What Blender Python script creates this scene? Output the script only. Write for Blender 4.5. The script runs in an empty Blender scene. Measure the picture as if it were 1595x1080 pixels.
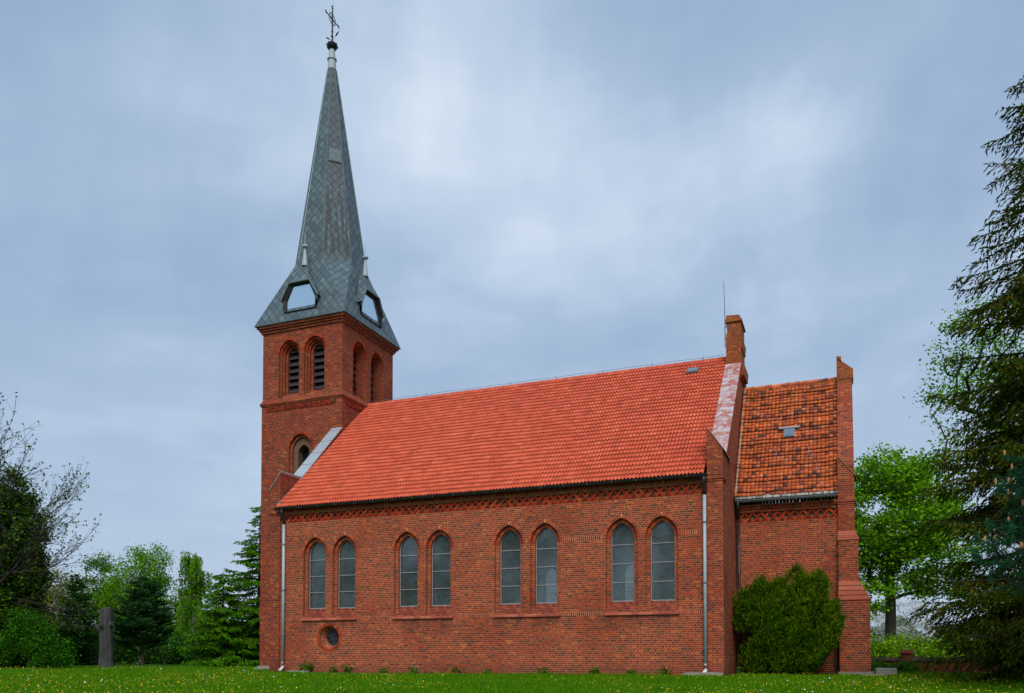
import bpy, math, random
import numpy as np
from mathutils import Vector
from mathutils.geometry import delaunay_2d_cdt
random.seed(7)
RNG = np.random.default_rng(11)
R = math.radians
sc = bpy.context.scene
COL = sc.collection

# ------------------------------------------------------------------ camera
cam = bpy.data.cameras.new('camera')
cam.sensor_fit = 'HORIZONTAL'; cam.sensor_width = 36.0
cam.lens = 1285.7 / 1595 * 36
cam.shift_y = (979.42 - 540) / 1595
cam.clip_start = 0.1; cam.clip_end = 3000
cam_o = bpy.data.objects.new('camera', cam); COL.objects.link(cam_o)
cam_o.location = (0, 0, 0.802)
cam_o.rotation_euler = (math.pi / 2 + 0.02994, 0, 0.383705)
sc.camera = cam_o

# ------------------------------------------------------------------ exposure, sun, sky
sc.view_settings.view_transform = 'Standard'
sc.view_settings.look = 'None'
sc.view_settings.gamma = 1
EXPO = 0.85
sc.view_settings.exposure = EXPO
SUN_EL, SUN_AZ = R(45), R(160)      # azimuth clockwise from +Y: light comes from the front right
sd = Vector((math.sin(SUN_AZ) * math.cos(SUN_EL), math.cos(SUN_AZ) * math.cos(SUN_EL), math.sin(SUN_EL)))
sun = bpy.data.lights.new('sun', 'SUN')
sun.energy = 1.5; sun.angle = R(32); sun.color = (1, 0.96, 0.9)
sun_o = bpy.data.objects.new('sun', sun); COL.objects.link(sun_o)
sun_o.rotation_euler = (-sd).to_track_quat('-Z', 'Y').to_euler()
sun_o.location = (10, -20, 60)

class NT:
    """small node builder"""
    def __init__(s, tree): s.t = tree; s.n = tree.nodes; s.l = tree.links
    def node(s, typ, **kw):
        n = s.n.new(typ)
        for k, v in kw.items(): setattr(n, k, v)
        return n
    def put(s, sock, v):
        if v is None: return
        if isinstance(v, bpy.types.NodeSocket): s.l.new(v, sock)
        elif isinstance(v, (tuple, list)) and sock.type == 'RGBA' and len(v) == 3: sock.default_value = (*v, 1)
        else: sock.default_value = v
    def m(s, op, a, b=None, c=None, clamp=False):
        n = s.node('ShaderNodeMath', operation=op, use_clamp=clamp)
        for i, v in enumerate((a, b, c)): s.put(n.inputs[i], v)
        return n.outputs[0]
    def vm(s, op, a, b=None, out=0):
        n = s.node('ShaderNodeVectorMath', operation=op)
        s.put(n.inputs[0], a); s.put(n.inputs[1], b)
        return n.outputs[out]
    def mix(s, f, a, b, mode='MIX'):
        n = s.node('ShaderNodeMix', data_type='RGBA', blend_type=mode)
        s.put(n.inputs[0], f); s.put(n.inputs[6], a); s.put(n.inputs[7], b)
        return n.outputs[2]
    def noise(s, vec, scale, detail=3, rough=0.5, dims='3D'):
        n = s.node('ShaderNodeTexNoise', noise_dimensions=dims)
        s.put(n.inputs['Vector'], vec); n.inputs['Scale'].default_value = scale
        n.inputs['Detail'].default_value = detail; n.inputs['Roughness'].default_value = rough
        return n.outputs[0]
    def ramp(s, f, stops, interp='LINEAR'):
        n = s.node('ShaderNodeValToRGB'); cr = n.color_ramp; cr.interpolation = interp
        while len(cr.elements) < len(stops): cr.elements.new(0.5)
        for e, (p, c) in zip(cr.elements, stops):
            e.position = p; e.color = (*c, 1) if len(c) == 3 else c
        s.put(n.inputs[0], f)
        return n.outputs[0]
    def smooth(s, x, a, b):
        n = s.node('ShaderNodeMapRange', interpolation_type='SMOOTHSTEP')
        s.put(n.inputs[0], x); n.inputs[1].default_value = a; n.inputs[2].default_value = b
        return n.outputs[0]
    def white(s, vec):
        n = s.node('ShaderNodeTexWhiteNoise', noise_dimensions='3D'); s.put(n.inputs[0], vec)
        return n.outputs[0]
    def comb(s, x, y, z):
        n = s.node('ShaderNodeCombineXYZ')
        for i, v in enumerate((x, y, z)): s.put(n.inputs[i], v)
        return n.outputs[0]
    def sep(s, v):
        n = s.node('ShaderNodeSeparateXYZ'); s.put(n.inputs[0], v)
        return n.outputs

world = bpy.data.worlds.new('World'); sc.world = world; world.use_nodes = True
w = NT(world.node_tree)
bg = w.n['Background']; bg.inputs['Strength'].default_value = 0.1
sky = w.node('ShaderNodeTexSky', sky_type='NISHITA'); sky.sun_disc = False
sky.sun_elevation = SUN_EL; sky.sun_rotation = SUN_AZ
sky.air_density = 1.0; sky.dust_density = 2.0
tc = w.node('ShaderNodeTexCoord')
dirv = tc.outputs['Generated']
dx, dy, dz = w.sep(dirv)
zz = w.m('ADD', w.m('MAXIMUM', dz, 0.0), 0.22)
pl = w.comb(w.m('DIVIDE', dx, zz), w.m('DIVIDE', dy, zz), 0.0)
warp = w.noise(pl, 0.7, 2)
plw = w.vm('ADD', pl, w.comb(w.m('MULTIPLY', warp, 0.9), w.m('MULTIPLY', warp, 0.6), 0.0))
nz1 = w.noise(plw, 1.15, 5, 0.52)
nz2 = w.noise(plw, 3.1, 4, 0.5)
def blob(d, width):
    v = Vector(d).normalized()
    dot = w.vm('DOT_PRODUCT', w.vm('NORMALIZE', dirv), tuple(v), out=1)
    dist = w.m('SUBTRACT', 1.0, dot)
    return w.m('POWER', 2.718, w.m('MULTIPLY', dist, -1.0 / (width * width)))
fac = w.m('ADD', w.m('MULTIPLY', w.m('SUBTRACT', nz1, 0.5), 1.5), w.m('MULTIPLY', w.m('SUBTRACT', nz2, 0.5), 0.46))
azm = w.m('ARCTAN2', dx, dy)
nz3 = w.noise(w.comb(w.m('MULTIPLY', azm, 4.2), w.m('MULTIPLY', dz, 2.2), w.m('MULTIPLY', warp, 0.8)), 1.3, 4, 0.55)
nz4 = w.noise(plw, 7.0, 4, 0.6)
fac = w.m('ADD', fac, w.m('ADD', w.m('MULTIPLY', w.m('SUBTRACT', nz3, 0.5), 0.55), w.m('MULTIPLY', w.m('SUBTRACT', nz4, 0.5), 0.14)))
fac = w.m('ADD', fac, 0.425)
for d, wd, amp in [
        ((-0.385, 0.747, 0.542), 0.05, 0.18), ((-0.330, 0.802, 0.498), 0.065, 0.15), ((-0.255, 0.816, 0.518), 0.08, 0.14), ((-0.16, 0.84, 0.50), 0.06, 0.05),
        ((-0.046, 0.86, 0.508), 0.055, 0.30), ((-0.092, 0.879, 0.468), 0.09, 0.08), ((-0.44, 0.66, 0.60), 0.10, 0.12),
        ((-0.17, 0.775, 0.605), 0.075, -0.26), ((0.05, 0.82, 0.57), 0.11, -0.16), ((0.066, 0.896, 0.438), 0.07, -0.08), ((-0.72, 0.50, 0.48), 0.10, -0.16),
        ((-0.60, 0.62, 0.50), 0.07, 0.06)]:
    fac = w.m('ADD', fac, w.m('MULTIPLY', blob(d, wd), amp))
cloud = w.ramp(fac, [(0.0, (1.35, 2.05, 3.05)), (0.42, (2.25, 2.95, 3.95)), (0.68, (3.2, 3.85, 4.7)), (1.0, (4.9, 5.3, 5.75))])
horiz = w.smooth(dz, 0.05, 0.42)
cloud = w.mix(horiz, w.mix(0.80, cloud, (2.55, 3.15, 4.05)), cloud)
skyc = w.mix(0.93, sky.outputs[0], cloud)
w.l.new(skyc, bg.inputs['Color'])

# ------------------------------------------------------------------ helpers
def link(o, parent=None):
    COL.objects.link(o)
    if parent is not None: o.parent = parent
    return o
def tag(o, label=None, cat=None, group=None, kind=None):
    if label: o['label'] = label
    if cat: o['category'] = cat
    if group: o['group'] = group
    if kind or cat: o['kind'] = kind or 'thing'
    return o
def empty(name, loc, label, cat, group=None, rz=0):
    o = bpy.data.objects.new(name, None); o.empty_display_size = 0.3
    o.location = loc; o.rotation_euler = (0, 0, rz)
    link(o); tag(o, label, cat, group)
    return o
def copy_tree(o, parent=None):
    c = o.copy(); COL.objects.link(c); c.parent = parent
    for ch in list(o.children): copy_tree(ch, c)
    return c

class MB:
    def __init__(s): s.v = []; s.f = []; s.uv = []
    def face(s, pts, uv=None):
        b = len(s.v); s.v += [tuple(p) for p in pts]; s.f.append(tuple(range(b, b + len(pts))))
        s.uv.append(uv)
    def box(s, x0, x1, y0, y1, z0, z1):
        b = len(s.v)
        s.v += [(x0,y0,z0),(x1,y0,z0),(x1,y1,z0),(x0,y1,z0),(x0,y0,z1),(x1,y0,z1),(x1,y1,z1),(x0,y1,z1)]
        for q in ((3,2,1,0),(4,5,6,7),(0,1,5,4),(1,2,6,5),(2,3,7,6),(3,0,4,7)):
            s.f.append(tuple(b + i for i in q)); s.uv.append(None)
    def hexa(s, bot, top):
        b = len(s.v); n = len(bot); s.v += [tuple(p) for p in bot] + [tuple(p) for p in top]
        s.f.append(tuple(b + i for i in reversed(range(n)))); s.uv.append(None)
        s.f.append(tuple(b + n + i for i in range(n))); s.uv.append(None)
        for i in range(n):
            j = (i + 1) % n
            s.f.append((b + i, b + j, b + n + j, b + n + i)); s.uv.append(None)
    def tube(s, pts, rad, k=8, cap=True):
        pts = [Vector(p) for p in pts]; n = len(pts)
        if not isinstance(rad, (list, tuple)): rad = [rad] * n
        b = len(s.v)
        for i, p in enumerate(pts):
            t = (pts[min(i + 1, n - 1)] - pts[max(i - 1, 0)]).normalized()
            a = t.orthogonal() if abs(t.z) < 0.99 else Vector((1, 0, 0))
            if abs(t.z) < 0.99: a = t.cross(Vector((0, 0, 1)))
            a = (a - t * a.dot(t)).normalized(); c = t.cross(a)
            for j in range(k):
                q = 2 * math.pi * j / k
                s.v.append(tuple(p + (a * math.cos(q) + c * math.sin(q)) * rad[i]))
        for i in range(n - 1):
            for j in range(k):
                j2 = (j + 1) % k
                s.f.append((b + i*k + j, b + i*k + j2, b + (i+1)*k + j2, b + (i+1)*k + j)); s.uv.append(None)
        if cap:
            s.f.append(tuple(b + j for j in reversed(range(k)))); s.uv.append(None)
            s.f.append(tuple(b + (n-1)*k + j for j in range(k))); s.uv.append(None)
    def lathe(s, c, prof, k=16):
        b = len(s.v); n = len(prof)
        for r, z in prof:
            for j in range(k):
                q = 2 * math.pi * j / k
                s.v.append((c[0] + r*math.cos(q), c[1] + r*math.sin(q), c[2] + z))
        for i in range(n - 1):
            for j in range(k):
                j2 = (j + 1) % k
                s.f.append((b+i*k+j, b+i*k+j2, b+(i+1)*k+j2, b+(i+1)*k+j)); s.uv.append(None)
        s.f.append(tuple(b + j for j in reversed(range(k)))); s.uv.append(None)
        s.f.append(tuple(b + (n-1)*k + j for j in range(k))); s.uv.append(None)
    def ring(s, x0, x1, y0, y1, z0, z1, o0, o1):
        """band round a rectangle, bottom pushed out by o0 and top by o1"""
        a = [(x0-o0,y0-o0,z0),(x1+o0,y0-o0,z0),(x1+o0,y1+o0,z0),(x0-o0,y1+o0,z0)]
        c = [(x0-o1,y0-o1,z1),(x1+o1,y0-o1,z1),(x1+o1,y1+o1,z1),(x0-o1,y1+o1,z1)]
        s.hexa(a, c)
    def build(s, name, mat, parent=None, smooth=False):
        me = bpy.data.meshes.new(name); me.from_pydata(s.v, [], s.f)
        if any(u is not None for u in s.uv):
            lay = me.uv_layers.new(name='UVMap'); li = 0
            for f, u in zip(s.f, s.uv):
                for i in range(len(f)):
                    if u is not None: lay.data[li].uv = u[i]
                    li += 1
        if smooth: me.polygons.foreach_set('use_smooth', [True] * len(me.polygons))
        me.materials.append(mat); me.update()
        return link(bpy.data.objects.new(name, me), parent)

def np_obj(name, V, F, mat, parent=None, smooth=False, uv=None):
    """V (n,3), F (m,k) arrays -> one mesh object"""
    V = np.asarray(V, np.float32); F = np.asarray(F, np.int32)
    me = bpy.data.meshes.new(name)
    me.vertices.add(len(V)); me.vertices.foreach_set('co', V.ravel())
    m, k = F.shape
    me.loops.add(m * k); me.loops.foreach_set('vertex_index', F.ravel())
    me.polygons.add(m); me.polygons.foreach_set('loop_start', np.arange(m, dtype=np.int32) * k)
    try: me.polygons.foreach_set('loop_total', np.full(m, k, np.int32))
    except Exception: pass
    if uv is not None:
        lay = me.uv_layers.new(name='UVMap'); lay.data.foreach_set('uv', np.asarray(uv, np.float32).ravel())
    if smooth: me.polygons.foreach_set('use_smooth', np.ones(m, bool))
    me.materials.append(mat); me.update(calc_edges=True); me.validate()
    return link(bpy.data.objects.new(name, me), parent)

# ------------------------------------------------------------------ materials
def newmat(name):
    m = bpy.data.materials.new(name); m.use_nodes = True
    t = NT(m.node_tree); p = t.n['Principled BSDF']
    return m, t, p
def plain(name, col, rough=0.6, metal=0.0, var=0.15, scale=3.0, spec=0.3):
    m, t, p = newmat(name)
    geo = t.node('ShaderNodeNewGeometry')
    n = t.noise(geo.outputs['Position'], scale, 4, 0.6)
    c = t.mix(n, tuple(x * (1 - var) for x in col), tuple(min(1, x * (1 + var)) for x in col))
    t.put(p.inputs['Base Color'], c); p.inputs['Roughness'].default_value = rough
    p.inputs['Metallic'].default_value = metal; p.inputs['Specular IOR Level'].default_value = spec
    return m

BR_STOPS = [(0.0, (0.13, 0.026, 0.016)), (0.12, (0.20, 0.029, 0.013)), (0.34, (0.30, 0.033, 0.011)),
            (0.62, (0.40, 0.040, 0.011)), (0.90, (0.46, 0.050, 0.011)), (0.975, (0.52, 0.085, 0.012)), (1.0, (0.58, 0.135, 0.020))]
MORTAR = (0.52, 0.30, 0.165)
def brick_mat(name, mortar=MORTAR, mw=0.0076, gain=0.84, sill=False, light=0.0, lichen=0.0, patch=0.14):
    m, t, p = newmat(name)
    geo = t.node('ShaderNodeNewGeometry')
    x, y, z = t.sep(geo.outputs['Position'])
    nx, ny, nz = t.sep(geo.outputs['True Normal'])
    ax, ay = t.m('ABSOLUTE', nx), t.m('ABSOLUTE', ny)
    side = t.m('GREATER_THAN', ax, ay)
    u = t.m('ADD', t.m('MULTIPLY', side, y), t.m('MULTIPLY', t.m('SUBTRACT', 1.0, side), x))
    flat = t.m('GREATER_THAN', t.m('ABSOLUTE', nz), 0.93)
    v = t.m('ADD', t.m('MULTIPLY', flat, y), t.m('MULTIPLY', t.m('SUBTRACT', 1.0, flat), z))
    H = 0.077
    vr = t.m('DIVIDE', v, H); row = t.m('FLOOR', vr); fv = t.m('FRACT', vr)
    par = t.m('MODULO', t.m('ABSOLUTE', row), 2.0)
    jit = t.white(t.comb(row, 3.0, 1.0))
    # English bond: a course of headers, then a course of stretchers
    head = par
    L = t.m('SUBTRACT', 0.26, t.m('MULTIPLY', head, 0.13))
    alt = t.m('MODULO', t.m('ABSOLUTE', t.m('FLOOR', t.m('MULTIPLY', row, 0.5))), 2.0)
    off = t.m('ADD', t.m('MULTIPLY', alt, 0.13), t.m('ADD', t.m('MULTIPLY', head, 0.065), t.m('MULTIPLY', jit, 0.02)))
    uu = t.m('DIVIDE', t.m('ADD', u, off), L)
    cell = t.m('FLOOR', uu); lu = t.m('MULTIPLY', t.m('FRACT', uu), L)
    eu = t.m('MINIMUM', lu, t.m('SUBTRACT', L, lu))
    ev = t.m('MULTIPLY', t.m('MINIMUM', fv, t.m('SUBTRACT', 1.0, fv)), H)
    wob = t.noise(geo.outputs['Position'], 14.0, 2)
    e = t.m('ADD', t.m('MINIMUM', eu, ev), t.m('MULTIPLY', t.m('SUBTRACT', wob, 0.5), 0.006))
    brick = t.smooth(e, mw * 0.75, mw * 1.35)
    idv = t.comb(t.m('ADD', t.m('MULTIPLY', cell, 2.0), head), row, side)
    wn = t.white(idv)
    big = t.noise(geo.outputs['Position'], 0.55, 4, 0.6)
    mid = t.noise(geo.outputs['Position'], 2.6, 4, 0.65)
    f = t.m('ADD', t.m('ADD', wn, light), t.m('MULTIPLY', t.m('SUBTRACT', mid, 0.5), 0.5), clamp=True)
    bc = t.ramp(f, BR_STOPS)
    fine = t.noise(geo.outputs['Position'], 60.0, 3)
    bc = t.mix(t.m('MULTIPLY', t.m('SUBTRACT', fine, 0.3), 0.5, clamp=True), bc, (0.12, 0.04, 0.03))
    mcol = t.mix(mid, tuple(c * 0.72 for c in mortar), tuple(min(1, c * 1.15) for c in mortar))
    mcol = t.mix(t.smooth(big, 0.42, 0.68), mcol, tuple(c * 0.55 for c in mortar))
    col = t.mix(brick, mcol, bc)
    # damp and soot stains
    st = t.smooth(t.noise(geo.outputs['Position'], 0.9, 5, 0.7), 0.52, 0.78)
    col = t.mix(t.m('MULTIPLY', st, patch), col, (0.055, 0.03, 0.025))
    pale = t.smooth(t.noise(geo.outputs['Position'], 1.7, 5, 0.7), 0.60, 0.82)
    col = t.mix(t.m('MULTIPLY', pale, 0.18), col, (0.44, 0.17, 0.09))
    if sill:                               # rain stains below the window sills
        xm = t.m('ABSOLUTE', t.m('SUBTRACT', t.m('MULTIPLY', t.m('FRACT', t.m('DIVIDE', t.m('ADD', x, 22.608), 4.497)), 4.497), 2.248))
        strk = t.noise(t.comb(t.m('MULTIPLY', x, 5.0), 0.0, t.m('MULTIPLY', z, 0.7)), 1.0, 4, 0.65)
        sm = t.m('MULTIPLY', t.m('SUBTRACT', 1.0, t.smooth(xm, 1.25, 1.5)), t.m('MULTIPLY', t.smooth(z, 1.45, 2.2), t.m('LESS_THAN', z, 2.21)))
        col = t.mix(t.m('MULTIPLY', sm, t.m('MULTIPLY', t.smooth(strk, 0.35, 0.62), 0.55)), col, (0.06, 0.035, 0.03))
    lowd = t.m('MULTIPLY', t.m('SUBTRACT', 1.0, t.smooth(z, 0.0, 0.55)), t.m('MULTIPLY', mid, 0.7))
    col = t.mix(lowd, col, (0.05, 0.045, 0.03))
    if lichen > 0:
        lz = t.m('MULTIPLY', t.smooth(z, 11.2, 13.8), lichen)
        lm = t.m('MULTIPLY', t.smooth(t.noise(geo.outputs['Position'], 3.3, 4, 0.6), 0.40, 0.62), lz)
        col = t.mix(lm, col, (0.30, 0.135, 0.020))
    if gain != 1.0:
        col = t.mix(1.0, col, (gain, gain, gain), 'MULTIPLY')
    t.put(p.inputs['Base Color'], col)
    p.inputs['Roughness'].default_value = 0.88; p.inputs['Specular IOR Level'].default_value = 0.2
    bmp = t.node('ShaderNodeBump'); bmp.inputs['Strength'].default_value = 0.6; bmp.inputs['Distance'].default_value = 0.008
    t.put(bmp.inputs['Height'], t.m('ADD', brick, t.m('MULTIPLY', fine, 0.35)))
    t.put(p.inputs['Normal'], bmp.outputs[0])
    return m

def island_mat(name, stops, rough=0.85, var=0.35, nscale=20.0, extra=None, spec=0.2):
    m, t, p = newmat(name)
    geo = t.node('ShaderNodeNewGeometry')
    n = t.noise(geo.outputs['Position'], nscale, 4, 0.6)
    f = t.m('ADD', geo.outputs['Random Per Island'], t.m('MULTIPLY', t.m('SUBTRACT', n, 0.5), var), clamp=True)
    c = t.ramp(f, stops)
    if extra: c = extra(t, geo, c)
    t.put(p.inputs['Base Color'], c); p.inputs['Roughness'].default_value = rough
    p.inputs['Specular IOR Level'].default_value = spec
    return m

M = {}
M['brick'] = brick_mat('nave_brick', sill=True)
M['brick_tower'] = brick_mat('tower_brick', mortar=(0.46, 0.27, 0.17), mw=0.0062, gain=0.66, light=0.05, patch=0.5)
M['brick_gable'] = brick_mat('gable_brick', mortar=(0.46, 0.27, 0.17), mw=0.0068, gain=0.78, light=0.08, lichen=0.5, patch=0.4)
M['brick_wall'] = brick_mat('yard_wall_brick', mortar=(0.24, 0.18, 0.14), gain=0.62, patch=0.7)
M['voussoir'] = island_mat('moulded_brick', [(p_, tuple(x * .84 for x in c_)) for p_, c_ in BR_STOPS], var=0.4)
M['slopebrick'] = island_mat('sill_slope_brick', [(0, (.13, .034, .025)), (.5, (.24, .052, .030)), (1, (.34, .080, .040))], var=.5)
M['mortar'] = plain('mortar', (0.46, 0.27, 0.165), 0.95, var=0.3, scale=6)
M['mortar_dark'] = plain('frieze_render', (0.22, 0.13, 0.075), 0.95, var=0.35, scale=5)
M['sillbrick'] = island_mat('sill_brick', [(0, (0.26, 0.055, 0.035)), (0.5, (0.36, 0.085, 0.05)), (1, (0.44, 0.13, 0.075))], var=0.6)
M['zinc'] = plain('zinc_sheet', (0.36, 0.40, 0.43), 0.55, 0.15, var=0.22, scale=2.5, spec=0.5)
M['zincpale'] = plain('pale_zinc', (0.33, 0.385, 0.42), 0.6, 0.1, var=0.25, scale=2.5, spec=0.4)
M['zincdark'] = plain('weathered_zinc', (0.16, 0.19, 0.21), 0.5, 0.4, var=0.3, scale=4)
M['gutter'] = plain('dark_gutter', (0.022, 0.022, 0.024), 0.4, 0.2, var=0.3, spec=0.5)
M['hookmetal'] = plain('dull_hook', (0.06, 0.062, 0.065), 0.6)
M['iron'] = plain('black_iron', (0.012, 0.014, 0.016), 0.55, 0.3, var=0.2)
M['louvre'] = plain('dark_louvre_board', (0.030, 0.027, 0.036), 0.7, var=0.35, scale=6)
M['void'] = plain('dark_interior', (0.006, 0.006, 0.007), 0.95)
M['plaster'] = plain('old_plaster', (0.14, 0.082, 0.05), 0.95, var=0.35, scale=5)
M['interior'] = plain('interior_plaster', (0.62, 0.60, 0.55), 0.95, var=0.08)
M['frame'] = plain('grey_window_frame', (0.27, 0.255, 0.26), 0.6, var=0.35, scale=9)
M['stone'] = plain('weathered_stone', (0.24, 0.22, 0.19), 0.9, var=0.4, scale=3)
M['white_pipe'] = plain('white_pipe_shoe', (0.62, 0.64, 0.64), 0.5, var=0.15)

def rust_zinc():
    m, t, p = newmat('painted_zinc_flaking')
    geo = t.node('ShaderNodeNewGeometry')
    x, y, z = t.sep(geo.outputs['Position'])
    v = t.comb(t.m('MULTIPLY', x, 1.5), y, t.m('MULTIPLY', z, 2.0))
    n = t.noise(v, 2.3, 7, 0.75)
    patch = t.smooth(n, 0.38, 0.62)
    lic = t.smooth(t.noise(v, 2.6, 4, 0.6), 0.58, 0.7)
    c = t.mix(patch, (0.50, 0.48, 0.50), (0.40, 0.085, 0.06))
    c = t.mix(t.m('MULTIPLY', lic, 0.6), c, (0.45, 0.28, 0.09))
    seam = t.m('LESS_THAN', t.m('FRACT', t.m('MULTIPLY', y, 0.93)), 0.03)
    c = t.mix(t.m('MULTIPLY', seam, 0.5), c, (0.15, 0.10, 0.09))
    t.put(p.inputs['Base Color'], c); p.inputs['Roughness'].default_value = 0.55
    p.inputs['Metallic'].default_value = 0.2
    return m
M['rustzinc'] = rust_zinc()
def seam_zinc():
    m, t, p = newmat('seamed_zinc')
    geo = t.node('ShaderNodeNewGeometry')
    x, y, z = t.sep(geo.outputs['Position'])
    n = t.noise(geo.outputs['Position'], 2.2, 5, 0.6)
    c = t.mix(n, (0.36, 0.42, 0.46), (0.56, 0.62, 0.66))
    seam = t.m('LESS_THAN', t.m('FRACT', t.m('MULTIPLY', y, 1.35)), 0.035)
    c = t.mix(seam, c, (0.10, 0.12, 0.13))
    t.put(p.inputs['Base Color'], c); p.inputs['Roughness'].default_value = 0.42; p.inputs['Metallic'].default_value = 0.45
    return m
M['seamzinc'] = seam_zinc()

def roof_new():
    m, t, p = newmat('red_clay_tiles')
    uv = t.node('ShaderNodeUVMap').outputs[0]
    u, v, _ = t.sep(uv)
    geo = t.node('ShaderNodeNewGeometry')
    wn = t.white(t.comb(t.m('FLOOR', t.m('MULTIPLY', u, 0.5)), t.m('FLOOR', v), 0.0))
    big = t.noise(geo.outputs['Position'], 0.5, 4, 0.6)
    fine = t.noise(geo.outputs['Position'], 8.0, 3)
    f = t.m('ADD', t.m('MULTIPLY', wn, 0.55), t.m('MULTIPLY', big, 0.45))
    c = t.ramp(f, [(0.1, (0.47, 0.068, 0.027)), (0.5, (0.58, 0.094, 0.039)), (0.9, (0.66, 0.128, 0.056))])
    c = t.mix(t.m('MULTIPLY', t.smooth(fine, 0.45, 0.8), 0.25), c, (0.30, 0.07, 0.045))
    odd = t.white(t.comb(t.m('FLOOR', t.m('MULTIPLY', u, 0.5)), t.m('FLOOR', v), 7.0))
    c = t.mix(t.m('MULTIPLY', t.m('GREATER_THAN', odd, 0.972), 0.35), c, (0.30, 0.055, 0.03))
    c = t.mix(t.m('MULTIPLY', t.m('LESS_THAN', odd, 0.02), 0.35), c, (0.74, 0.20, 0.10))
    px, py, pz = t.sep(geo.outputs['Position'])
    soot = t.smooth(t.noise(t.comb(t.m('MULTIPLY', px, 1.6), t.m('MULTIPLY', py, 0.35), 0.0), 1.0, 5, 0.65), 0.50, 0.72)
    c = t.mix(t.m('MULTIPLY', soot, t.m('ADD', 0.10, t.m('MULTIPLY', t.smooth(pz, 11.0, 13.8), 0.22))), c, (0.24, 0.06, 0.035))
    lap_shade = t.smooth(t.m('FRACT', v), 0.945, 0.965)  # tile undercut coloured dark, painting in the gap shadow below each course
    c = t.mix(t.m('MULTIPLY', lap_shade, 0.85), c, (0.055, 0.022, 0.014))
    t.put(p.inputs['Base Color'], c); p.inputs['Roughness'].default_value = 0.62
    p.inputs['Specular IOR Level'].default_value = 0.35
    return m
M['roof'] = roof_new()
def moss_extra(t, geo, c):
    x, y, z = t.sep(geo.outputs['Position'])
    n = t.noise(geo.outputs['Position'], 2.4, 4, 0.65)
    up = t.smooth(z, 10.6, 12.2)
    ed = t.smooth(t.m('ABSOLUTE', t.m('ADD', x, 2.05)), 1.3, 1.85)
    mm = t.m('MULTIPLY', t.smooth(n, 0.48, 0.68), t.m('MULTIPLY', t.m('MAXIMUM', up, t.m('MULTIPLY', ed, 0.6)), 0.35))
    c = t.mix(mm, c, (0.30, 0.155, 0.02))
    dk = t.smooth(t.noise(geo.outputs['Position'], 0.8, 4, 0.6), 0.5, 0.72)
    c = t.mix(t.m('MULTIPLY', dk, 0.30), c, (0.07, 0.03, 0.02))
    return c
M['oldtile'] = island_mat('old_plain_tiles', [(0.0, (0.12, 0.055, 0.045)), (0.10, (0.28, 0.080, 0.050)), (0.24, (0.52, 0.120, 0.055)),
                (0.65, (0.70, 0.150, 0.048)), (0.9, (0.78, 0.185, 0.050)), (1.0, (0.74, 0.25, 0.12))], var=0.6, nscale=5.0, extra=moss_extra)

def slate():
    m, t, p = newmat('spire_slate')
    uv = t.node('ShaderNodeUVMap').outputs[0]
    u, v, _ = t.sep(uv)
    geo = t.node('ShaderNodeNewGeometry'); pos = geo.outputs['Position']
    a = t.m('ADD', t.m('DIVIDE', u, 0.42), t.m('DIVIDE', v, 0.48))
    b = t.m('SUBTRACT', t.m('DIVIDE', u, 0.42), t.m('DIVIDE', v, 0.48))
    fa, fb = t.m('FRACT', a), t.m('FRACT', b)
    ea = t.m('MINIMUM', fa, t.m('SUBTRACT', 1.0, fa)); eb = t.m('MINIMUM', fb, t.m('SUBTRACT', 1.0, fb))
    e = t.m('MINIMUM', ea, eb)
    line = t.m('SUBTRACT', 1.0, t.smooth(e, 0.04, 0.115))
    wn = t.white(t.comb(t.m('FLOOR', a), t.m('FLOOR', b), 0.0))
    big = t.noise(pos, 0.6, 4, 0.6)
    f = t.m('ADD', t.m('MULTIPLY', wn, 0.45), t.m('MULTIPLY', big, 0.55))
    c = t.ramp(f, [(0.1, (0.044, 0.072, 0.086)), (0.45, (0.070, 0.110, 0.128)), (0.8, (0.115, 0.168, 0.192)), (1.0, (0.19, 0.255, 0.29))])
    # run-off streaks down the slates
    x, y, z = t.sep(pos)
    sv = t.comb(t.m('MULTIPLY', u, 4.6), t.m('MULTIPLY', v, 0.35), 0.0)
    stk = t.smooth(t.noise(sv, 1.4, 3, 0.55), 0.42, 0.54)
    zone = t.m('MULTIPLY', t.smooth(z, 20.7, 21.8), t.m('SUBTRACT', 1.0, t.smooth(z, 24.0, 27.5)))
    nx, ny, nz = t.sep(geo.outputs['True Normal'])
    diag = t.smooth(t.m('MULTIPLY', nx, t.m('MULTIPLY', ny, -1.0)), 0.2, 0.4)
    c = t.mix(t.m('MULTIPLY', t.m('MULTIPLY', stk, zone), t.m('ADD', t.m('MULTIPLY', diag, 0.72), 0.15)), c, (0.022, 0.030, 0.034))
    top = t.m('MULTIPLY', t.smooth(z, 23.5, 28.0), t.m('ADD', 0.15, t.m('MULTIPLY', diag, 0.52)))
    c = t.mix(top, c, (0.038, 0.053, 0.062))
    br = t.smooth(t.noise(pos, 1.3, 5, 0.65), 0.58, 0.75)
    c = t.mix(t.m('MULTIPLY', br, 0.22), c, (0.075, 0.082, 0.075))
    c = t.mix(t.m('MULTIPLY', line, 0.64), c, (0.016, 0.021, 0.025))
    t.put(p.inputs['Base Color'], c); p.inputs['Roughness'].default_value = 0.5
    p.inputs['Specular IOR Level'].default_value = 0.45
    bmp = t.node('ShaderNodeBump'); bmp.inputs['Strength'].default_value = 0.5; bmp.inputs['Distance'].default_value = 0.02
    t.put(bmp.inputs['Height'], t.m('ADD', t.m('MULTIPLY', wn, 0.5), t.m('SUBTRACT', 1.0, line)))
    t.put(p.inputs['Normal'], bmp.outputs[0])
    return m
M['slate'] = slate()

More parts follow.
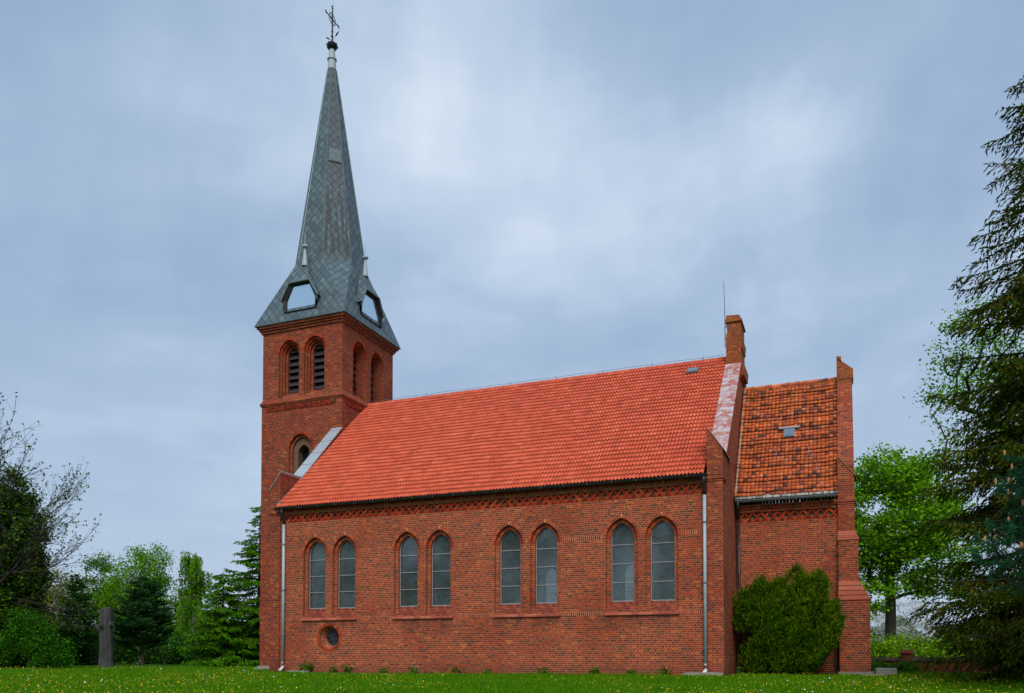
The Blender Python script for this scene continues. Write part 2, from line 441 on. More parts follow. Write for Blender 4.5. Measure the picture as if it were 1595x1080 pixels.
def leaded_glass():
    m, t, p = newmat('leaded_glass')
    geo = t.node('ShaderNodeNewGeometry'); x, y, z = t.sep(geo.outputs['Position'])
    a = t.m('DIVIDE', t.m('ADD', x, z), 0.135); b = t.m('DIVIDE', t.m('SUBTRACT', x, z), 0.135)
    fa, fb = t.m('FRACT', a), t.m('FRACT', b)
    e = t.m('MINIMUM', t.m('MINIMUM', fa, t.m('SUBTRACT', 1.0, fa)), t.m('MINIMUM', fb, t.m('SUBTRACT', 1.0, fb)))
    lead = t.m('SUBTRACT', 1.0, t.smooth(e, 0.05, 0.11))
    wn = t.white(t.comb(t.m('FLOOR', a), t.m('FLOOR', b), 0.0))
    n = t.noise(geo.outputs['Position'], 0.55, 3)
    lp = t.node('ShaderNodeBsdfTransparent'); lp.inputs[0].default_value = (0.80, 0.84, 0.80, 1)
    gl = t.node('ShaderNodeBsdfGlossy'); gl.inputs['Roughness'].default_value = 0.16
    t.put(gl.inputs[0], (0.78, 0.86, 0.88, 1))
    bmp = t.node('ShaderNodeBump'); bmp.inputs['Strength'].default_value = 0.25; bmp.inputs['Distance'].default_value = 0.02
    t.put(bmp.inputs['Height'], t.m('ADD', t.m('MULTIPLY', wn, 0.7), t.noise(geo.outputs['Position'], 7.0, 2)))
    t.put(gl.inputs['Normal'], bmp.outputs[0])
    df = t.node('ShaderNodeBsdfDiffuse'); t.put(df.inputs[0], t.mix(wn, (0.036, 0.058, 0.052), (0.078, 0.105, 0.095)))
    s1 = t.node('ShaderNodeMixShader'); s1.inputs[0].default_value = 0.50
    t.l.new(lp.outputs[0], s1.inputs[1]); t.l.new(df.outputs[0], s1.inputs[2])
    s2 = t.node('ShaderNodeMixShader'); t.put(s2.inputs[0], t.m('ADD', 0.02, t.m('MULTIPLY', t.smooth(n, 0.3, 0.75), 0.17)))
    t.l.new(s1.outputs[0], s2.inputs[1]); t.l.new(gl.outputs[0], s2.inputs[2])
    ld = t.node('ShaderNodeBsdfDiffuse'); ld.inputs[0].default_value = (0.035, 0.04, 0.042, 1)
    s3 = t.node('ShaderNodeMixShader'); t.put(s3.inputs[0], t.m('MULTIPLY', lead, 0.62))
    t.l.new(s2.outputs[0], s3.inputs[1]); t.l.new(ld.outputs[0], s3.inputs[2])
    t.l.new(s3.outputs[0], t.n['Material Output'].inputs[0])
    return m
M['glass'] = leaded_glass()
def mirror_glass(name, tint, rough):
    m, t, p = newmat(name)
    t.put(p.inputs['Base Color'], tint); p.inputs['Metallic'].default_value = 0.92; p.inputs['Roughness'].default_value = rough
    geo = t.node('ShaderNodeNewGeometry')
    n = t.noise(geo.outputs['Position'], 1.2, 3)
    b = t.node('ShaderNodeBump'); b.inputs['Strength'].default_value = 0.05; b.inputs['Distance'].default_value = 0.05
    t.put(b.inputs['Height'], n); t.put(p.inputs['Normal'], b.outputs[0])
    return m
M['skyglass'] = mirror_glass('sky_reflecting_glass', (0.60, 0.76, 0.84), 0.10)
M['atticglass'] = mirror_glass('attic_glass', (0.34, 0.42, 0.47), 0.2)
M['hatchzinc'] = plain('dull_hatch_zinc', (0.15, 0.19, 0.21), 0.7, 0.0, var=.3, scale=9)
M['darkglass'] = plain('dark_glass', (0.010, 0.013, 0.016), 0.25, 0.0, spec=0.3)

def leaf_mat(name, stops, trans=0.25, rough=0.55, var=0.5, nscale=0.9):
    m, t, p = newmat(name)
    geo = t.node('ShaderNodeNewGeometry')
    n = t.noise(geo.outputs['Position'], nscale, 3, 0.6)
    f = t.m('ADD', geo.outputs['Random Per Island'], t.m('MULTIPLY', t.m('SUBTRACT', n, 0.5), var * 2), clamp=True)
    c = t.ramp(f, stops)
    t.put(p.inputs['Base Color'], c); p.inputs['Roughness'].default_value = rough
    p.inputs['Specular IOR Level'].default_value = 0.06
    if trans > 0:
        tr = t.node('ShaderNodeBsdfTranslucent'); t.put(tr.inputs[0], c)
        mx = t.node('ShaderNodeMixShader'); mx.inputs[0].default_value = trans
        t.l.new(p.outputs[0], mx.inputs[1]); t.l.new(tr.outputs[0], mx.inputs[2])
        t.l.new(mx.outputs[0], t.n['Material Output'].inputs[0])
    return m
def shades(c, lo=0.45, hi=1.55):
    return [(0, tuple(x * lo for x in c)), (0.5, c), (1, tuple(min(1, x * hi) for x in c))]
M['bark'] = plain('grey_brown_bark', (0.085, 0.068, 0.052), 0.95, var=0.5, scale=5)
M['bark_dark'] = plain('dark_bark', (0.035, 0.028, 0.024), 0.95, var=0.5, scale=5)
M['bark_birch'] = plain('birch_bark', (0.30, 0.28, 0.25), 0.9, var=0.7, scale=4)

def stump_mat():
    m, t, p = newmat('stump_bark')
    geo = t.node('ShaderNodeNewGeometry'); x, y, z = t.sep(geo.outputs['Position'])
    n = t.noise(t.comb(t.m('MULTIPLY', x, 6.0), t.m('MULTIPLY', y, 6.0), t.m('MULTIPLY', z, 1.6)), 1.0, 6, 0.7)
    b = t.noise(geo.outputs['Position'], 2.2, 4, 0.6)
    c = t.ramp(n, [(0.3, (0.014, 0.014, 0.014)), (0.55, (0.048, 0.048, 0.048)), (0.8, (0.11, 0.11, 0.11))])
    c = t.mix(t.m('MULTIPLY', t.smooth(b, 0.5, 0.7), 0.35), c, (0.10, 0.07, 0.045))
    t.put(p.inputs['Base Color'], c); p.inputs['Roughness'].default_value = 0.95
    bm = t.node('ShaderNodeBump'); bm.inputs['Strength'].default_value = 0.9; bm.inputs['Distance'].default_value = 0.05
    t.put(bm.inputs['Height'], n); t.put(p.inputs['Normal'], bm.outputs[0])
    return m
M['stump'] = stump_mat()

def ground_mat():
    m, t, p = newmat('lawn_soil')
    geo = t.node('ShaderNodeNewGeometry'); pos = geo.outputs['Position']
    n = t.noise(pos, 0.35, 5, 0.65); f = t.noise(pos, 7.0, 4, 0.7)
    c = t.ramp(t.m('ADD', t.m('MULTIPLY', n, 0.5), t.m('MULTIPLY', f, 0.5)),
               [(0.3, (0.024, 0.075, 0.001)), (0.5, (0.042, 0.130, 0.001)), (0.7, (0.075, 0.165, 0.002))])
    gx_, gy_, gz_ = t.sep(pos)
    near = t.m('MULTIPLY', t.smooth(gy_, 28.9, 29.35), t.m('MULTIPLY', t.m('GREATER_THAN', gx_, -24.0), t.m('LESS_THAN', gx_, -3.8)))
    c = t.mix(t.m('MULTIPLY', near, t.smooth(f, 0.40, 0.55)), c, (0.075, 0.060, 0.040))
    t.put(p.inputs['Base Color'], c); p.inputs['Roughness'].default_value = 0.95
    p.inputs['Specular IOR Level'].default_value = 0.1
    return m
M['ground'] = ground_mat()
M['grass'] = leaf_mat('grass_blades', [(0, (0.022, 0.085, 0.0006)), (0.5, (0.066, 0.225, 0.0009)), (0.85, (0.115, 0.300, 0.0015)), (1, (0.19, 0.24, 0.010))], 0.25, 0.5, 0.35, 0.5)
M['yellow'] = plain('yellow_petals', (0.68, 0.45, 0.015), 0.7)
M['whitepetal'] = plain('white_seed_heads', (0.62, 0.64, 0.58), 0.9)

# ------------------------------------------------------------------ the church
CH0 = Vector((-13.4, 36.77, 0.0))
church = empty('brick_church', CH0, 'red brick village church with slate spire and orange tiled roof', 'church')
from mathutils import Matrix
def part(mb, name, mat, parent=None, smooth=False, label=None):
    o = mb.build(name, mat, parent or church, smooth)
    if parent is None: o.matrix_parent_inverse = Matrix.Translation(-CH0)
    if label: o['label'] = label
    return o

YS, YN, YA = 29.65, 43.89, 36.77           # nave south wall, north wall, axis
XW, XE = -22.9, -4.5                       # inner faces of the two gable walls
def roof_z(y): return 7.155 + 0.8895 * ((y if y <= YA else 2 * YA - y) - 29.35)

def arch(uc, w, zb, zs, c, n=9, zbl=None):
    """pointed opening: half width w, arc centres offset by c from the axis"""
    Rr = w + c; th = math.acos(min(1, c / Rr))
    pts = [(uc - w, zb), (uc - w, zs)]
    for i in range(1, n + 1):
        a = th * i / n
        pts.append((uc + c - Rr * math.cos(a), zs + Rr * math.sin(a)))
    for i in range(n - 1, -1, -1):
        a = th * i / n
        pts.append((uc - c + Rr * math.cos(a), zs + Rr * math.sin(a)))
    pts.append((uc + w, zb))
    return pts
def circle(uc, zc, r, n=24):
    return [(uc - r * math.sin(2*math.pi*i/n + .13), zc - r * math.cos(2*math.pi*i/n + .13)) for i in range(n)]

class Plane:
    """wall plane: origin O, direction U along it, outward normal Nn"""
    def __init__(s, O, U, Nn): s.O, s.U, s.N = Vector(O), Vector(U), Vector(Nn)
    def p(s, u, z, d=0.0): return s.O + s.U * u + Vector((0, 0, z)) - s.N * d

def wall(mb, P, outline, holes, thick=None):
    """front sheet with holes; each hole is a list of (profile, depth) steps going inwards"""
    pts = [Vector(q) for q in outline]; edges = [(i, (i + 1) % len(outline)) for i in range(len(outline))]
    for steps in holes:
        b = len(pts); pr = steps[0][0]
        pts += [Vector(q) for q in pr]; edges += [(b + i, b + (i + 1) % len(pr)) for i in range(len(pr))]
    vs, es, fs, *_ = delaunay_2d_cdt(pts, edges, [], 0, 1e-5)
    def inside(q, poly):
        r = False; n = len(poly)
        for i in range(n):
            (x1, y1), (x2, y2) = poly[i], poly[(i + 1) % n]
            if (y1 > q[1]) != (y2 > q[1]) and q[0] < (x2 - x1) * (q[1] - y1) / (y2 - y1) + x1: r = not r
        return r
    for f in fs:
        c = sum((vs[i] for i in f), Vector((0, 0))) / len(f)
        if not inside(c, outline) or any(inside(c, st[0][0]) for st in holes): continue
        q = [P.p(vs[i].x, vs[i].y) for i in f]
        if (q[1] - q[0]).cross(q[2] - q[0]).dot(P.N) < 0: q.reverse()
        mb.face(q)
    for steps in holes:
        for (pa, da), (pb, db) in zip(steps, steps[1:]):
            n = len(pa)
            for i in range(n):
                j = (i + 1) % n
                mb.face([P.p(*pa[i], da), P.p(*pa[j], da), P.p(*pb[j], db), P.p(*pb[i], db)])

def voussoirs(mb, P, uc, w, zs, c, width, depth, proud, k=12, full=False, zc=None):
    """ring of moulded bricks round an arch (or round a full circle)"""
    if full:
        segs = [(uc, zc, 0.0, 2 * math.pi, w, k)]
    else:
        Rr = w + c; th = math.acos(c / Rr)
        segs = [(uc + c, zs, math.pi, math.pi - th, Rr, k), (uc - c, zs, 0.0, th, Rr, k)]
    for (cu, cz, a0, a1, Rr, n) in segs:
        for i in range(n):
            g = 0.09
            b0 = a0 + (a1 - a0) * (i + g) / n; b1 = a0 + (a1 - a0) * (i + 1 - g) / n
            q = [(cu + r * math.cos(b), cz + r * math.sin(b)) for r, b in ((Rr, b0), (Rr + width, b0), (Rr + width, b1), (Rr, b1))]
            mb.hexa([P.p(*x, depth) for x in q], [P.p(*x, -proud) for x in q])

def band(mb, P, uc, w, zs, c, width, proud):
    A_, B_ = arch(uc, w, zs - .01, zs, c, 10)[1:-1], arch(uc, w + width, zs - .01, zs, c, 10)[1:-1]
    for i in range(len(A_) - 1):
        mb.face([P.p(*A_[i], -proud), P.p(*A_[i+1], -proud), P.p(*B_[i+1], -proud), P.p(*B_[i], -proud)])
PS = Plane((0, YS, 0), (1, 0, 0), (0, -1, 0))
PNn = Plane((0, YN, 0), (1, 0, 0), (0, 1, 0))
PAIRS = [-20.36, -15.88, -11.36, -6.87]
WO, WZS, WC = 0.595, 5.04, 0.19           # outer recess half width, spring line, arc centre offset
def window_steps(uc, back=0.62):
    a0 = arch(uc, WO, 2.30, WZS, WC)
    a1 = arch(uc, WO, 2.50, WZS, WC)
    b1 = arch(uc, WO - 0.15, 2.50, WZS, WC)
    b2 = arch(uc, WO - 0.15, 2.72, WZS, WC)
    c2 = arch(uc, WO - 0.20, 2.76, WZS, WC)
    c3 = arch(uc, WO - 0.20, 2.76, WZS, WC)
    return [(a0, 0.0), (a1, 0.125), (b1, 0.126), (b2, 0.27), (c2, 0.271), (c3, back)]
# ---- nave walls
mb = MB()
ocx, ocz = -20.36, 1.48
holes = []
for pc in PAIRS:
    for s in (-1, 1): holes.append(window_steps(pc + s * 0.745))
holes.append([(circle(ocx, ocz, 0.49), 0.0), (circle(ocx, ocz, 0.49), 0.10), (circle(ocx, ocz, 0.43), 0.101), (circle(ocx, ocz, 0.35), 0.30), (circle(ocx, ocz, 0.35), 0.62)])
wall(mb, PS, [(XW, -0.3), (XE, -0.3), (XE, 6.5), (XW, 6.5)], holes)
wall(mb, PNn, [(XW, -0.3), (XE, -0.3), (XE, 7.1), (XW, 7.1)], holes[:8])
nave_wall = part(mb, 'nave_wall', M['brick'])
mb = MB()                                  # plastered inner skin, floor and ceiling
PSi = Plane((0, YS + 0.62, 0), (1, 0, 0), (0, 1, 0)); PNi = Plane((0, YN - 0.62, 0), (1, 0, 0), (0, -1, 0))
wall(mb, PSi, [(XW, 0.1), (XE, 0.1), (XE, 7.0), (XW, 7.0)], [[h[-1]] for h in holes])
wall(mb, PNi, [(XW, 0.1), (XE, 0.1), (XE, 7.0), (XW, 7.0)], [[h[-1]] for h in holes[:8]])
for z in (0.1, 7.0):
    mb.face([(XW, YS + .62, z), (XE, YS + .62, z), (XE, YN - .62, z), (XW, YN - .62, z)])
part(mb, 'interior_lining', M['interior'])

# ---- window fittings (glass, bars, brick arch) and their sills
def church_window(P, uc, front=True):
    w = WO - 0.20
    # outer metal frame is the window itself, set in the recess
    fo = arch(uc, WO - 0.15, 2.72, WZS, WC); fi = arch(uc, WO - 0.178, 2.76, WZS, WC)
    mbf = MB(); n = len(fo)
    for i in range(n):
        j = (i + 1) % n
        mbf.hexa([P.p(*fo[i], .285), P.p(*fo[j], .285), P.p(*fi[j], .285), P.p(*fi[i], .285)],
                 [P.p(*fo[i], .245), P.p(*fo[j], .245), P.p(*fi[j], .245), P.p(*fi[i], .245)])
    win = part(mbf, 'window', M['frame'])
    g = MB(); g.face([P.p(a, b, .268) for a, b in arch(uc, WO - 0.17, 2.75, WZS, WC)])
    part(g, 'glass_pane', M['glass'], win)
    for zb in (3.43, 4.13, 4.83):
        b = MB(); q = [P.p(uc - w - .02, zb - .014, .262), P.p(uc + w + .02, zb - .014, .262), P.p(uc + w + .02, zb + .014, .262), P.p(uc - w - .02, zb + .014, .262)]
        b.hexa(q, [x + P.N * .03 for x in q]); part(b, 'glazing_bar', M['frame'], win)
    if front:
        a = MB(); voussoirs(a, P, uc, WO, WZS, WC, 0.118, 0.02, 0.008, 12)
        part(a, 'brick_arch', M['voussoir'], win)
        a = MB(); voussoirs(a, Plane(P.O - P.N * 0.125, P.U, P.N), uc, WO - 0.147, WZS, WC, 0.140, 0.02, 0.008, 11)
        part(a, 'inner_arch', M['voussoir'], win)
        a = MB(); band(a, P, uc, WO + .002, WZS, WC, 0.12, 0.003); part(a, 'arch_mortar', M['mortar'], win)
        a = MB(); band(a, Plane(P.O - P.N * 0.125, P.U, P.N), uc, WO - .148, WZS, WC, 0.145, 0.003); part(a, 'inner_mortar', M['mortar_dark'], win)
for pc in PAIRS:
    for s in (-1, 1):
        church_window(PS, pc + s * 0.745); church_window(PNn, pc + s * 0.745, False)
    mb = MB(); x = pc - 1.385
    while x < pc + 1.38:
        xe = min(x + 0.252, pc + 1.385)
        mb.hexa([(x, YS + .02, 2.215), (xe, YS + .02, 2.215), (xe, YS - .075, 2.205), (x, YS - .075, 2.205)],
                [(x, YS + .02, 2.315), (xe, YS + .02, 2.315), (xe, YS - .075, 2.262), (x, YS - .075, 2.262)]); x += 0.256
    part(mb, 'window_sill', M['sillbrick'])
    for s in (-1, 1):                      # brick slope inside each recess
        mb = MB()
        uc = pc + s * 0.745
        for (d0, z0, d1, z1, ww) in ((0.0, 2.302, .122, 2.502, WO), (.128, 2.502, .262, 2.722, WO - .15)):
            nn = 8
            for i in range(nn):
                for r_ in range(3):
                    xa, xb = uc - ww + 2*ww*i/nn + .008, uc - ww + 2*ww*(i+1)/nn - .008
                    fa, fb = r_ / 3 + .04, (r_ + 1) / 3 - .04
                    da, db = d0 + (d1-d0)*fa, d0 + (d1-d0)*fb; za, zb = z0 + (z1-z0)*fa, z0 + (z1-z0)*fb
                    mb.hexa([(xa, YS+da, za), (xb, YS+da, za), (xb, YS+db, zb), (xa, YS+db, zb)],
                            [(xa, YS+da-.01, za+.012), (xb, YS+da-.01, za+.012), (xb, YS+db-.01, zb+.012), (xa, YS+db-.01, zb+.012)])
        part(mb, 'sloped_sill', M['slopebrick'])
# ---- soldier courses between the windows
spans = [(-22.88, PAIRS[0] - 1.46)] + [(PAIRS[i] + 1.46, PAIRS[i+1] - 1.46) for i in range(3)] + [(PAIRS[3] + 1.46, -4.47)]
for z0, z1 in ((5.055, 5.180), (2.215, 2.338)):
    for xa, xb in spans:
        n = int((xb - xa) / 0.077); mb = MB()
        for i in range(n):
            x = xa + (xb - xa) * i / n
            mb.box(x + .009, x + (xb - xa) / n - .009, YS - .007, YS + .02, z0 + .004, z1 - .004)
        sol = part(mb, 'soldier_course', M['voussoir']); mb = MB()
        mb.face([(xa, YS - .003, z0 - .004), (xb, YS - .003, z0 - .004), (xb, YS - .003, z1 + .004), (xa, YS - .003, z1 + .004)])
        part(mb, 'soldier_mortar', M['mortar'], sol)
# ---- round window near the ground
mb = MB(); voussoirs(mb, PS, ocx, 0.49, 0, 0, 0.125, 0.03, 0.006, 42, True, ocz)
rw = part(mb, 'round_window', M['voussoir'])
g = MB(); g.face([PS.p(a, b, .33) for a, b in circle(ocx, ocz, 0.36)]); part(g, 'glass_pane', M['darkglass'], rw)
g = MB()
def ringtube(g, cu, cz, r, rad, d):
    pts = [PS.p(cu + r*math.cos(2*math.pi*i/20), cz + r*math.sin(2*math.pi*i/20), d) for i in range(21)]
    g.tube(pts, rad, 5, False)
ringtube(g, ocx, ocz, 0.34, .018, .31); ringtube(g, ocx, ocz, 0.075, .012, .315)
for i in range(6):
    a = i * math.pi / 3 + .2
    ringtube(g, ocx + .205*math.cos(a), ocz + .205*math.sin(a), .125, .011, .315)
part(g, 'tracery', M['hookmetal'], rw)

# ---- brick frieze and cornice (nave south, chancel south)
def frieze(x0, x1, y, z0, z1, zc0, zc1, zd1, name):
    mb = MB(); mb.face([(x0, y + .11, z0), (x1, y + .11, z0), (x1, y + .11, z1), (x0, y + .11, z1)])
    mb.face([(x0, y + .11, z0), (x0, y, z0), (x1, y, z0), (x1, y + .11, z0)])
    fz = part(mb, name, M['mortar_dark'])
    lat = MB(); n = round((x1 - x0) / 0.312); st = (x1 - x0) / n; t = 0.042
    for i in range(n):
        xa, xb, xm = x0 + i * st, x0 + (i + 1) * st, x0 + (i + .5) * st
        zm = (z0 + z1) / 2
        for (p, q) in (((xa, z0), (xm, zm)), ((xm, zm), (xb, z1)), ((xa, z1), (xm, zm)), ((xm, zm), (xb, z0))):
            d = Vector((q[0]-p[0], 0, q[1]-p[1])); d.normalize(); nn = Vector((-d.z, 0, d.x)) * t
            P0, P1 = Vector((p[0], y, p[1])) + d * .008, Vector((q[0], y, q[1])) - d * .008
            yo = random.uniform(-.006, .006)
            qd = [P0 + nn, P0 - nn, P1 - nn, P1 + nn]
            lat.hexa([v + Vector((0, .11, 0)) for v in qd], [v + Vector((0, .004 + yo, 0)) for v in qd])
        for k in (-1, 1):                  # small stub bricks in the lower gaps
            xs = xa + (.0 if k < 0 else st) - k * .0
            lat.box(xs - .045, xs + .045, y + .03, y + .11, z0 + .002, z0 + .075) if k < 0 else None
        lat.box(xm - .04, xm + .04, y + .03, y + .11, z0 + .002, z0 + .07)
    part(lat, 'brick_lattice', M['voussoir'], fz)
    co = MB(); co.box(x0, x1, y - .03, y + .2, z1, zc0)
    c = part(co, 'cornice', M['brick'])
    de = MB(); n = round((x1 - x0) / 0.128)
    for i in range(n):
        x = x0 + (x1 - x0) * i / n
        de.box(x + .012, x + (x1 - x0) / n - .012, y - .085, y + .12, zc0 + .004, zd1)
    part(de, 'dentil_brick', M['voussoir'], c)
    bk = MB(); bk.box(x0, x1, y - .055, y + .2, zc0 + .002, zd1 + .03); part(bk, 'cornice_bed', M['mortar'], c)
frieze(XW, XE + .03, YS, 6.5, 6.85, 6.95, 7.0, 7.08, 'frieze')

# ---- gable walls
def shear(p, base):                        # the east gable leans a little with height
    return p
def gable(x0, x1, lean, south_out=0.06):
    mb = MB()
    ys, yn = YS - south_out, YN + south_out
    def top(y): return roof_z(y) + 0.05
    prof = [(ys, -0.3), (ys, 7.9), (30.35, 7.9), (30.35, top(30.35)), (YA, top(YA)), (2*YA-30.35, top(30.35)), (2*YA-30.35, 7.9), (yn, 7.9), (yn, -0.3)]
    def pt(x, y, z): return (x - lean * max(0, z - 8) / 5.3, y, z)
    mb.hexa([pt(x1, y, z) for y, z in prof], [pt(x0, y, z) for y, z in prof])
    return mb
east = gable(-4.49, -3.94, 0.12)
east.ring(-4.49, -3.94, YS - .06, YS + .6, 6.90, 6.98, .02, .02)
east.ring(-4.49, -3.94, YS - .06, YS + .6, 6.98, 7.06, .05, .05)
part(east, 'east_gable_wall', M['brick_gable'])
west = gable(-23.42, -22.9, 0.0)
west.ring(-23.42, -22.9, YS - .06, YS + .6, 6.86, 6.94, .02, .02)
west.ring(-23.42, -22.9, YS - .06, YS + .6, 6.94, 7.02, .05, .05)
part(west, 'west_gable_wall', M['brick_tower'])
# kneelers: small sloped blocks at the foot of each gable coping
for (xa, xb, zhi, zlo, hi_w, nm) in ((-4.49, -3.94, 8.84, 8.06, True, 'kneeler'), (-23.42, -22.9, 8.70, 8.05, False, 'kneeler')):
    k = MB(); za, zb = (zhi, zlo) if hi_w else (zlo, zhi)
    y0, y1 = YS - .06, 31.6
    k.hexa([(xa, y0, 7.9), (xb, y0, 7.9), (xb, y1, 7.9), (xa, y1, 7.9)], [(xa, y0, za), (xb, y0, zb), (xb, y1, zb), (xa, y1, za)])
    ko = part(k, nm, M['brick'] if hi_w else M['brick_tower'])
    c = MB(); o = .04
    dz = (zb - za) / (xb - xa)
    e0, e1 = xa - .06, xb + .06
    f0, f1 = za - .06*dz + .004, zb + .06*dz + .004
    c.hexa([(e0, y0 - o, f0), (e1, y0 - o, f1), (e1, y1, f1), (e0, y1, f0)], [(e0, y0 - o, f0 + .035), (e1, y0 - o, f1 + .035), (e1, y1, f1 + .035), (e0, y1, f0 + .035)])
    part(c, 'kneeler_cap', M['rustzinc'] if hi_w else M['zinc'], ko)
# sheet metal copings
def coping(x0, x1, ya, yb, lean, za_off, zb_off, mat, th=.05):
    c = MB()
    def pt(x, y, z): return (x - lean * max(0, z - 8) / 5.3, y, z)
    z0, z1 = roof_z(ya) + za_off, roof_z(yb) + zb_off
    c.hexa([pt(x0, ya, z0), pt(x1, ya, z0), pt(x1, yb, z1), pt(x0, yb, z1)],
           [pt(x0, ya, z0 + th), pt(x1, ya, z0 + th), pt(x1, yb, z1 + th), pt(x0, yb, z1 + th)])
    return part(c, 'gable_coping', mat)
coping(-4.53, -3.88, 30.3, 36.06, 0.12, 0.06, 0.06, M['rustzinc'])
coping(-4.53, -3.88, 2*YA - 30.3, 2*YA - 36.06, 0.12, 0.06, 0.06, M['rustzinc'])
wg = MB()                                   # brick upstand under the west coping
wg.hexa([(-23.42, 30.9, roof_z(30.9)), (-22.9, 30.9, roof_z(30.9)), (-22.9, 34.27, roof_z(34.27)), (-23.42, 34.27, roof_z(34.27))],
        [(-23.42, 30.9, roof_z(30.9) + .08), (-22.9, 30.9, roof_z(30.9) + .08), (-22.9, 34.27, roof_z(34.27) + .36), (-23.42, 34.27, roof_z(34.27) + .36)])
part(wg, 'gable_upstand', M['brick_tower'])
coping(-23.47, -22.84, 30.9, 34.26, 0.0, 0.085, 0.365, M['seamzinc'])

# apex pillar on the east gable
pl_ = MB(); px0, px1 = -4.62, -4.0
pl_.box(px0, px1, 36.06, 37.48, 12.6, 14.55)
pl_.box(px0 + .04, px1 - .005, 36.10, 37.44, 14.55, 15.05)
pl_.hexa([(px0 - .02, 36.02, 15.05), (px1 + .05, 36.02, 15.05), (px1 + .05, 37.52, 15.05), (px0 - .02, 37.52, 15.05)],
         [(px0 - .02, 36.02, 15.18), (px1 + .05, 36.02, 15.14), (px1 + .05, 37.52, 15.14), (px0 - .02, 37.52, 15.18)])
pl_.hexa([(px0, 36.05, 15.18), (px1 + .02, 36.05, 15.14), (px1 + .02, 37.49, 15.14), (px0, 37.49, 15.18)],
         [(px0 + .02, 36.06, 15.36), (px1 - .06, 36.06, 15.31), (px1 - .06, 37.48, 15.31), (px0 + .02, 37.48, 15.36)])
for zz_, xo in ((14.35, .07), (13.15, .16)):     # small weathered set-offs on the east side
    pl_.hexa([(px1 - .02, 36.10, zz_ - .45), (px1 + xo - .03, 36.10, zz_ - .45), (px1 + xo - .03, 37.44, zz_ - .45), (px1 - .02, 37.44, zz_ - .45)],
             [(px1 - .02, 36.10, zz_ + .14), (px1 + xo, 36.10, zz_ - .06), (px1 + xo, 37.44, zz_ - .06), (px1 - .02, 37.44, zz_ + .14)])
pillar = part(pl_, 'gable_pillar', M['brick_gable'])
rod = MB(); rod.tube([(-4.66, 36.1, 14.0), (-4.66, 36.1, 15.2), (-4.70, 36.1, 16.9)], [.022, .020, .010], 6)
rod.box(-4.67, -4.60, 36.07, 36.13, 14.35, 14.40); rod.box(-4.67, -4.60, 36.07, 36.13, 14.85, 14.90)
part(rod, 'lightning_rod', M['zincdark'])

# ---- nave roof: courses of wavy pantiles
def pantiles(x0, x1, y0, z0, y1, z1, rows, wave, name):
    L = math.hypot(y1 - y0, z1 - z0); sy, sz = (y1 - y0) / L, (z1 - z0) / L
    ny, nz = -sz * (1 if y1 > y0 else -1), abs(sy)
    ny = -sz if y1 > y0 else sz
    nx = int(round((x1 - x0) / wave)); k = 7
    xs = np.linspace(x0, x1, nx * k + 1); ph = (np.arange(nx * k + 1) % k) / k
    sagx = .014 * np.sin(xs * .83 + 1.1) + .010 * np.sin(xs * 2.1)
    prof = 0.042 * np.where(ph < .62, np.sin(ph / .62 * math.pi), -0.35 * np.sin((ph - .62) / .38 * math.pi))
    V, F, UV = [], [], []; b = 0; g = L / rows
    for r in range(rows):
        lift = np.array([-0.01, 0.046, 0.058, 0.002]); s = np.array([r * g + .07, r * g - .03, r * g - .03, (r + 1) * g + .06])
        jr = RNG.uniform(-.004, .004, nx).repeat(k); jr = np.append(jr, jr[-1])
        n = len(xs); i = np.arange(n - 1); rows_ = []
        for q in range(4):
            h = lift[q] + sagx * math.sin(math.pi * min(1, (r + .5) / rows) ** .8) + prof * (1.0 if q else 0.6) + (jr if q in (1, 2) else 0)
            ss = s[q] + (jr * 1.5 if q in (1, 2) else 0)
            rows_.append(np.stack([xs, y0 + sy * ss + ny * h, z0 + sz * ss + nz * h], 1))
        for q in range(3):
            V += [rows_[q], rows_[q + 1]]; a = b + i
            F.append(np.stack([a, a + 1, a + n + 1, a + n], 1)); b += 2 * n
            u0 = i / k
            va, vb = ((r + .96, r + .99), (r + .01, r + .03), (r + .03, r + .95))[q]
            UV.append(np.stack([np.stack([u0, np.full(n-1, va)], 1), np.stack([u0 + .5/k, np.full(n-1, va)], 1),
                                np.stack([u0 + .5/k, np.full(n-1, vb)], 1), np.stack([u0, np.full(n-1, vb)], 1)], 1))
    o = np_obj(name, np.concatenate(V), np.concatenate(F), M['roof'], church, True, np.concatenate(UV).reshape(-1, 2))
    o.matrix_parent_inverse = Matrix.Translation(-CH0)
    return o
ZR = roof_z(YA)
nroof = pantiles(XW, -4.56, 29.33, roof_z(29.33), YA, ZR, 31, 0.137, 'nave_roof')
pantiles(XW, -4.56, 2*YA - 29.33, roof_z(29.33), YA, ZR, 31, 0.137, 'nave_roof')
mb = MB()
n = 46
for i in range(n):
    x = XW + (-4.62 - XW) * i / n; x2 = XW + (-4.62 - XW) * (i + 1) / n + .02
    mb.tube([(x, YA, ZR - .03), (x2, YA, ZR - .045)], [.115, .10], 8)
part(mb, 'ridge_tile', island_mat('ridge_clay', [(0, (0.42, 0.075, 0.04)), (1, (0.56, 0.12, 0.065))]), nroof)
rc = MB(); pts = [(x, YA, ZR + .17 - .03 * math.sin((x % 2.3) / 2.3 * math.pi)) for x in np.arange(-22.8, -4.7, .45)]
rc.tube(pts, .008, 4)
for x in np.arange(-21.8, -5, 2.3): rc.tube([(x, YA, ZR + .02), (x, YA, ZR + .2)], .013, 4)
part(rc, 'ridge_conductor', M['zincdark'], nroof)
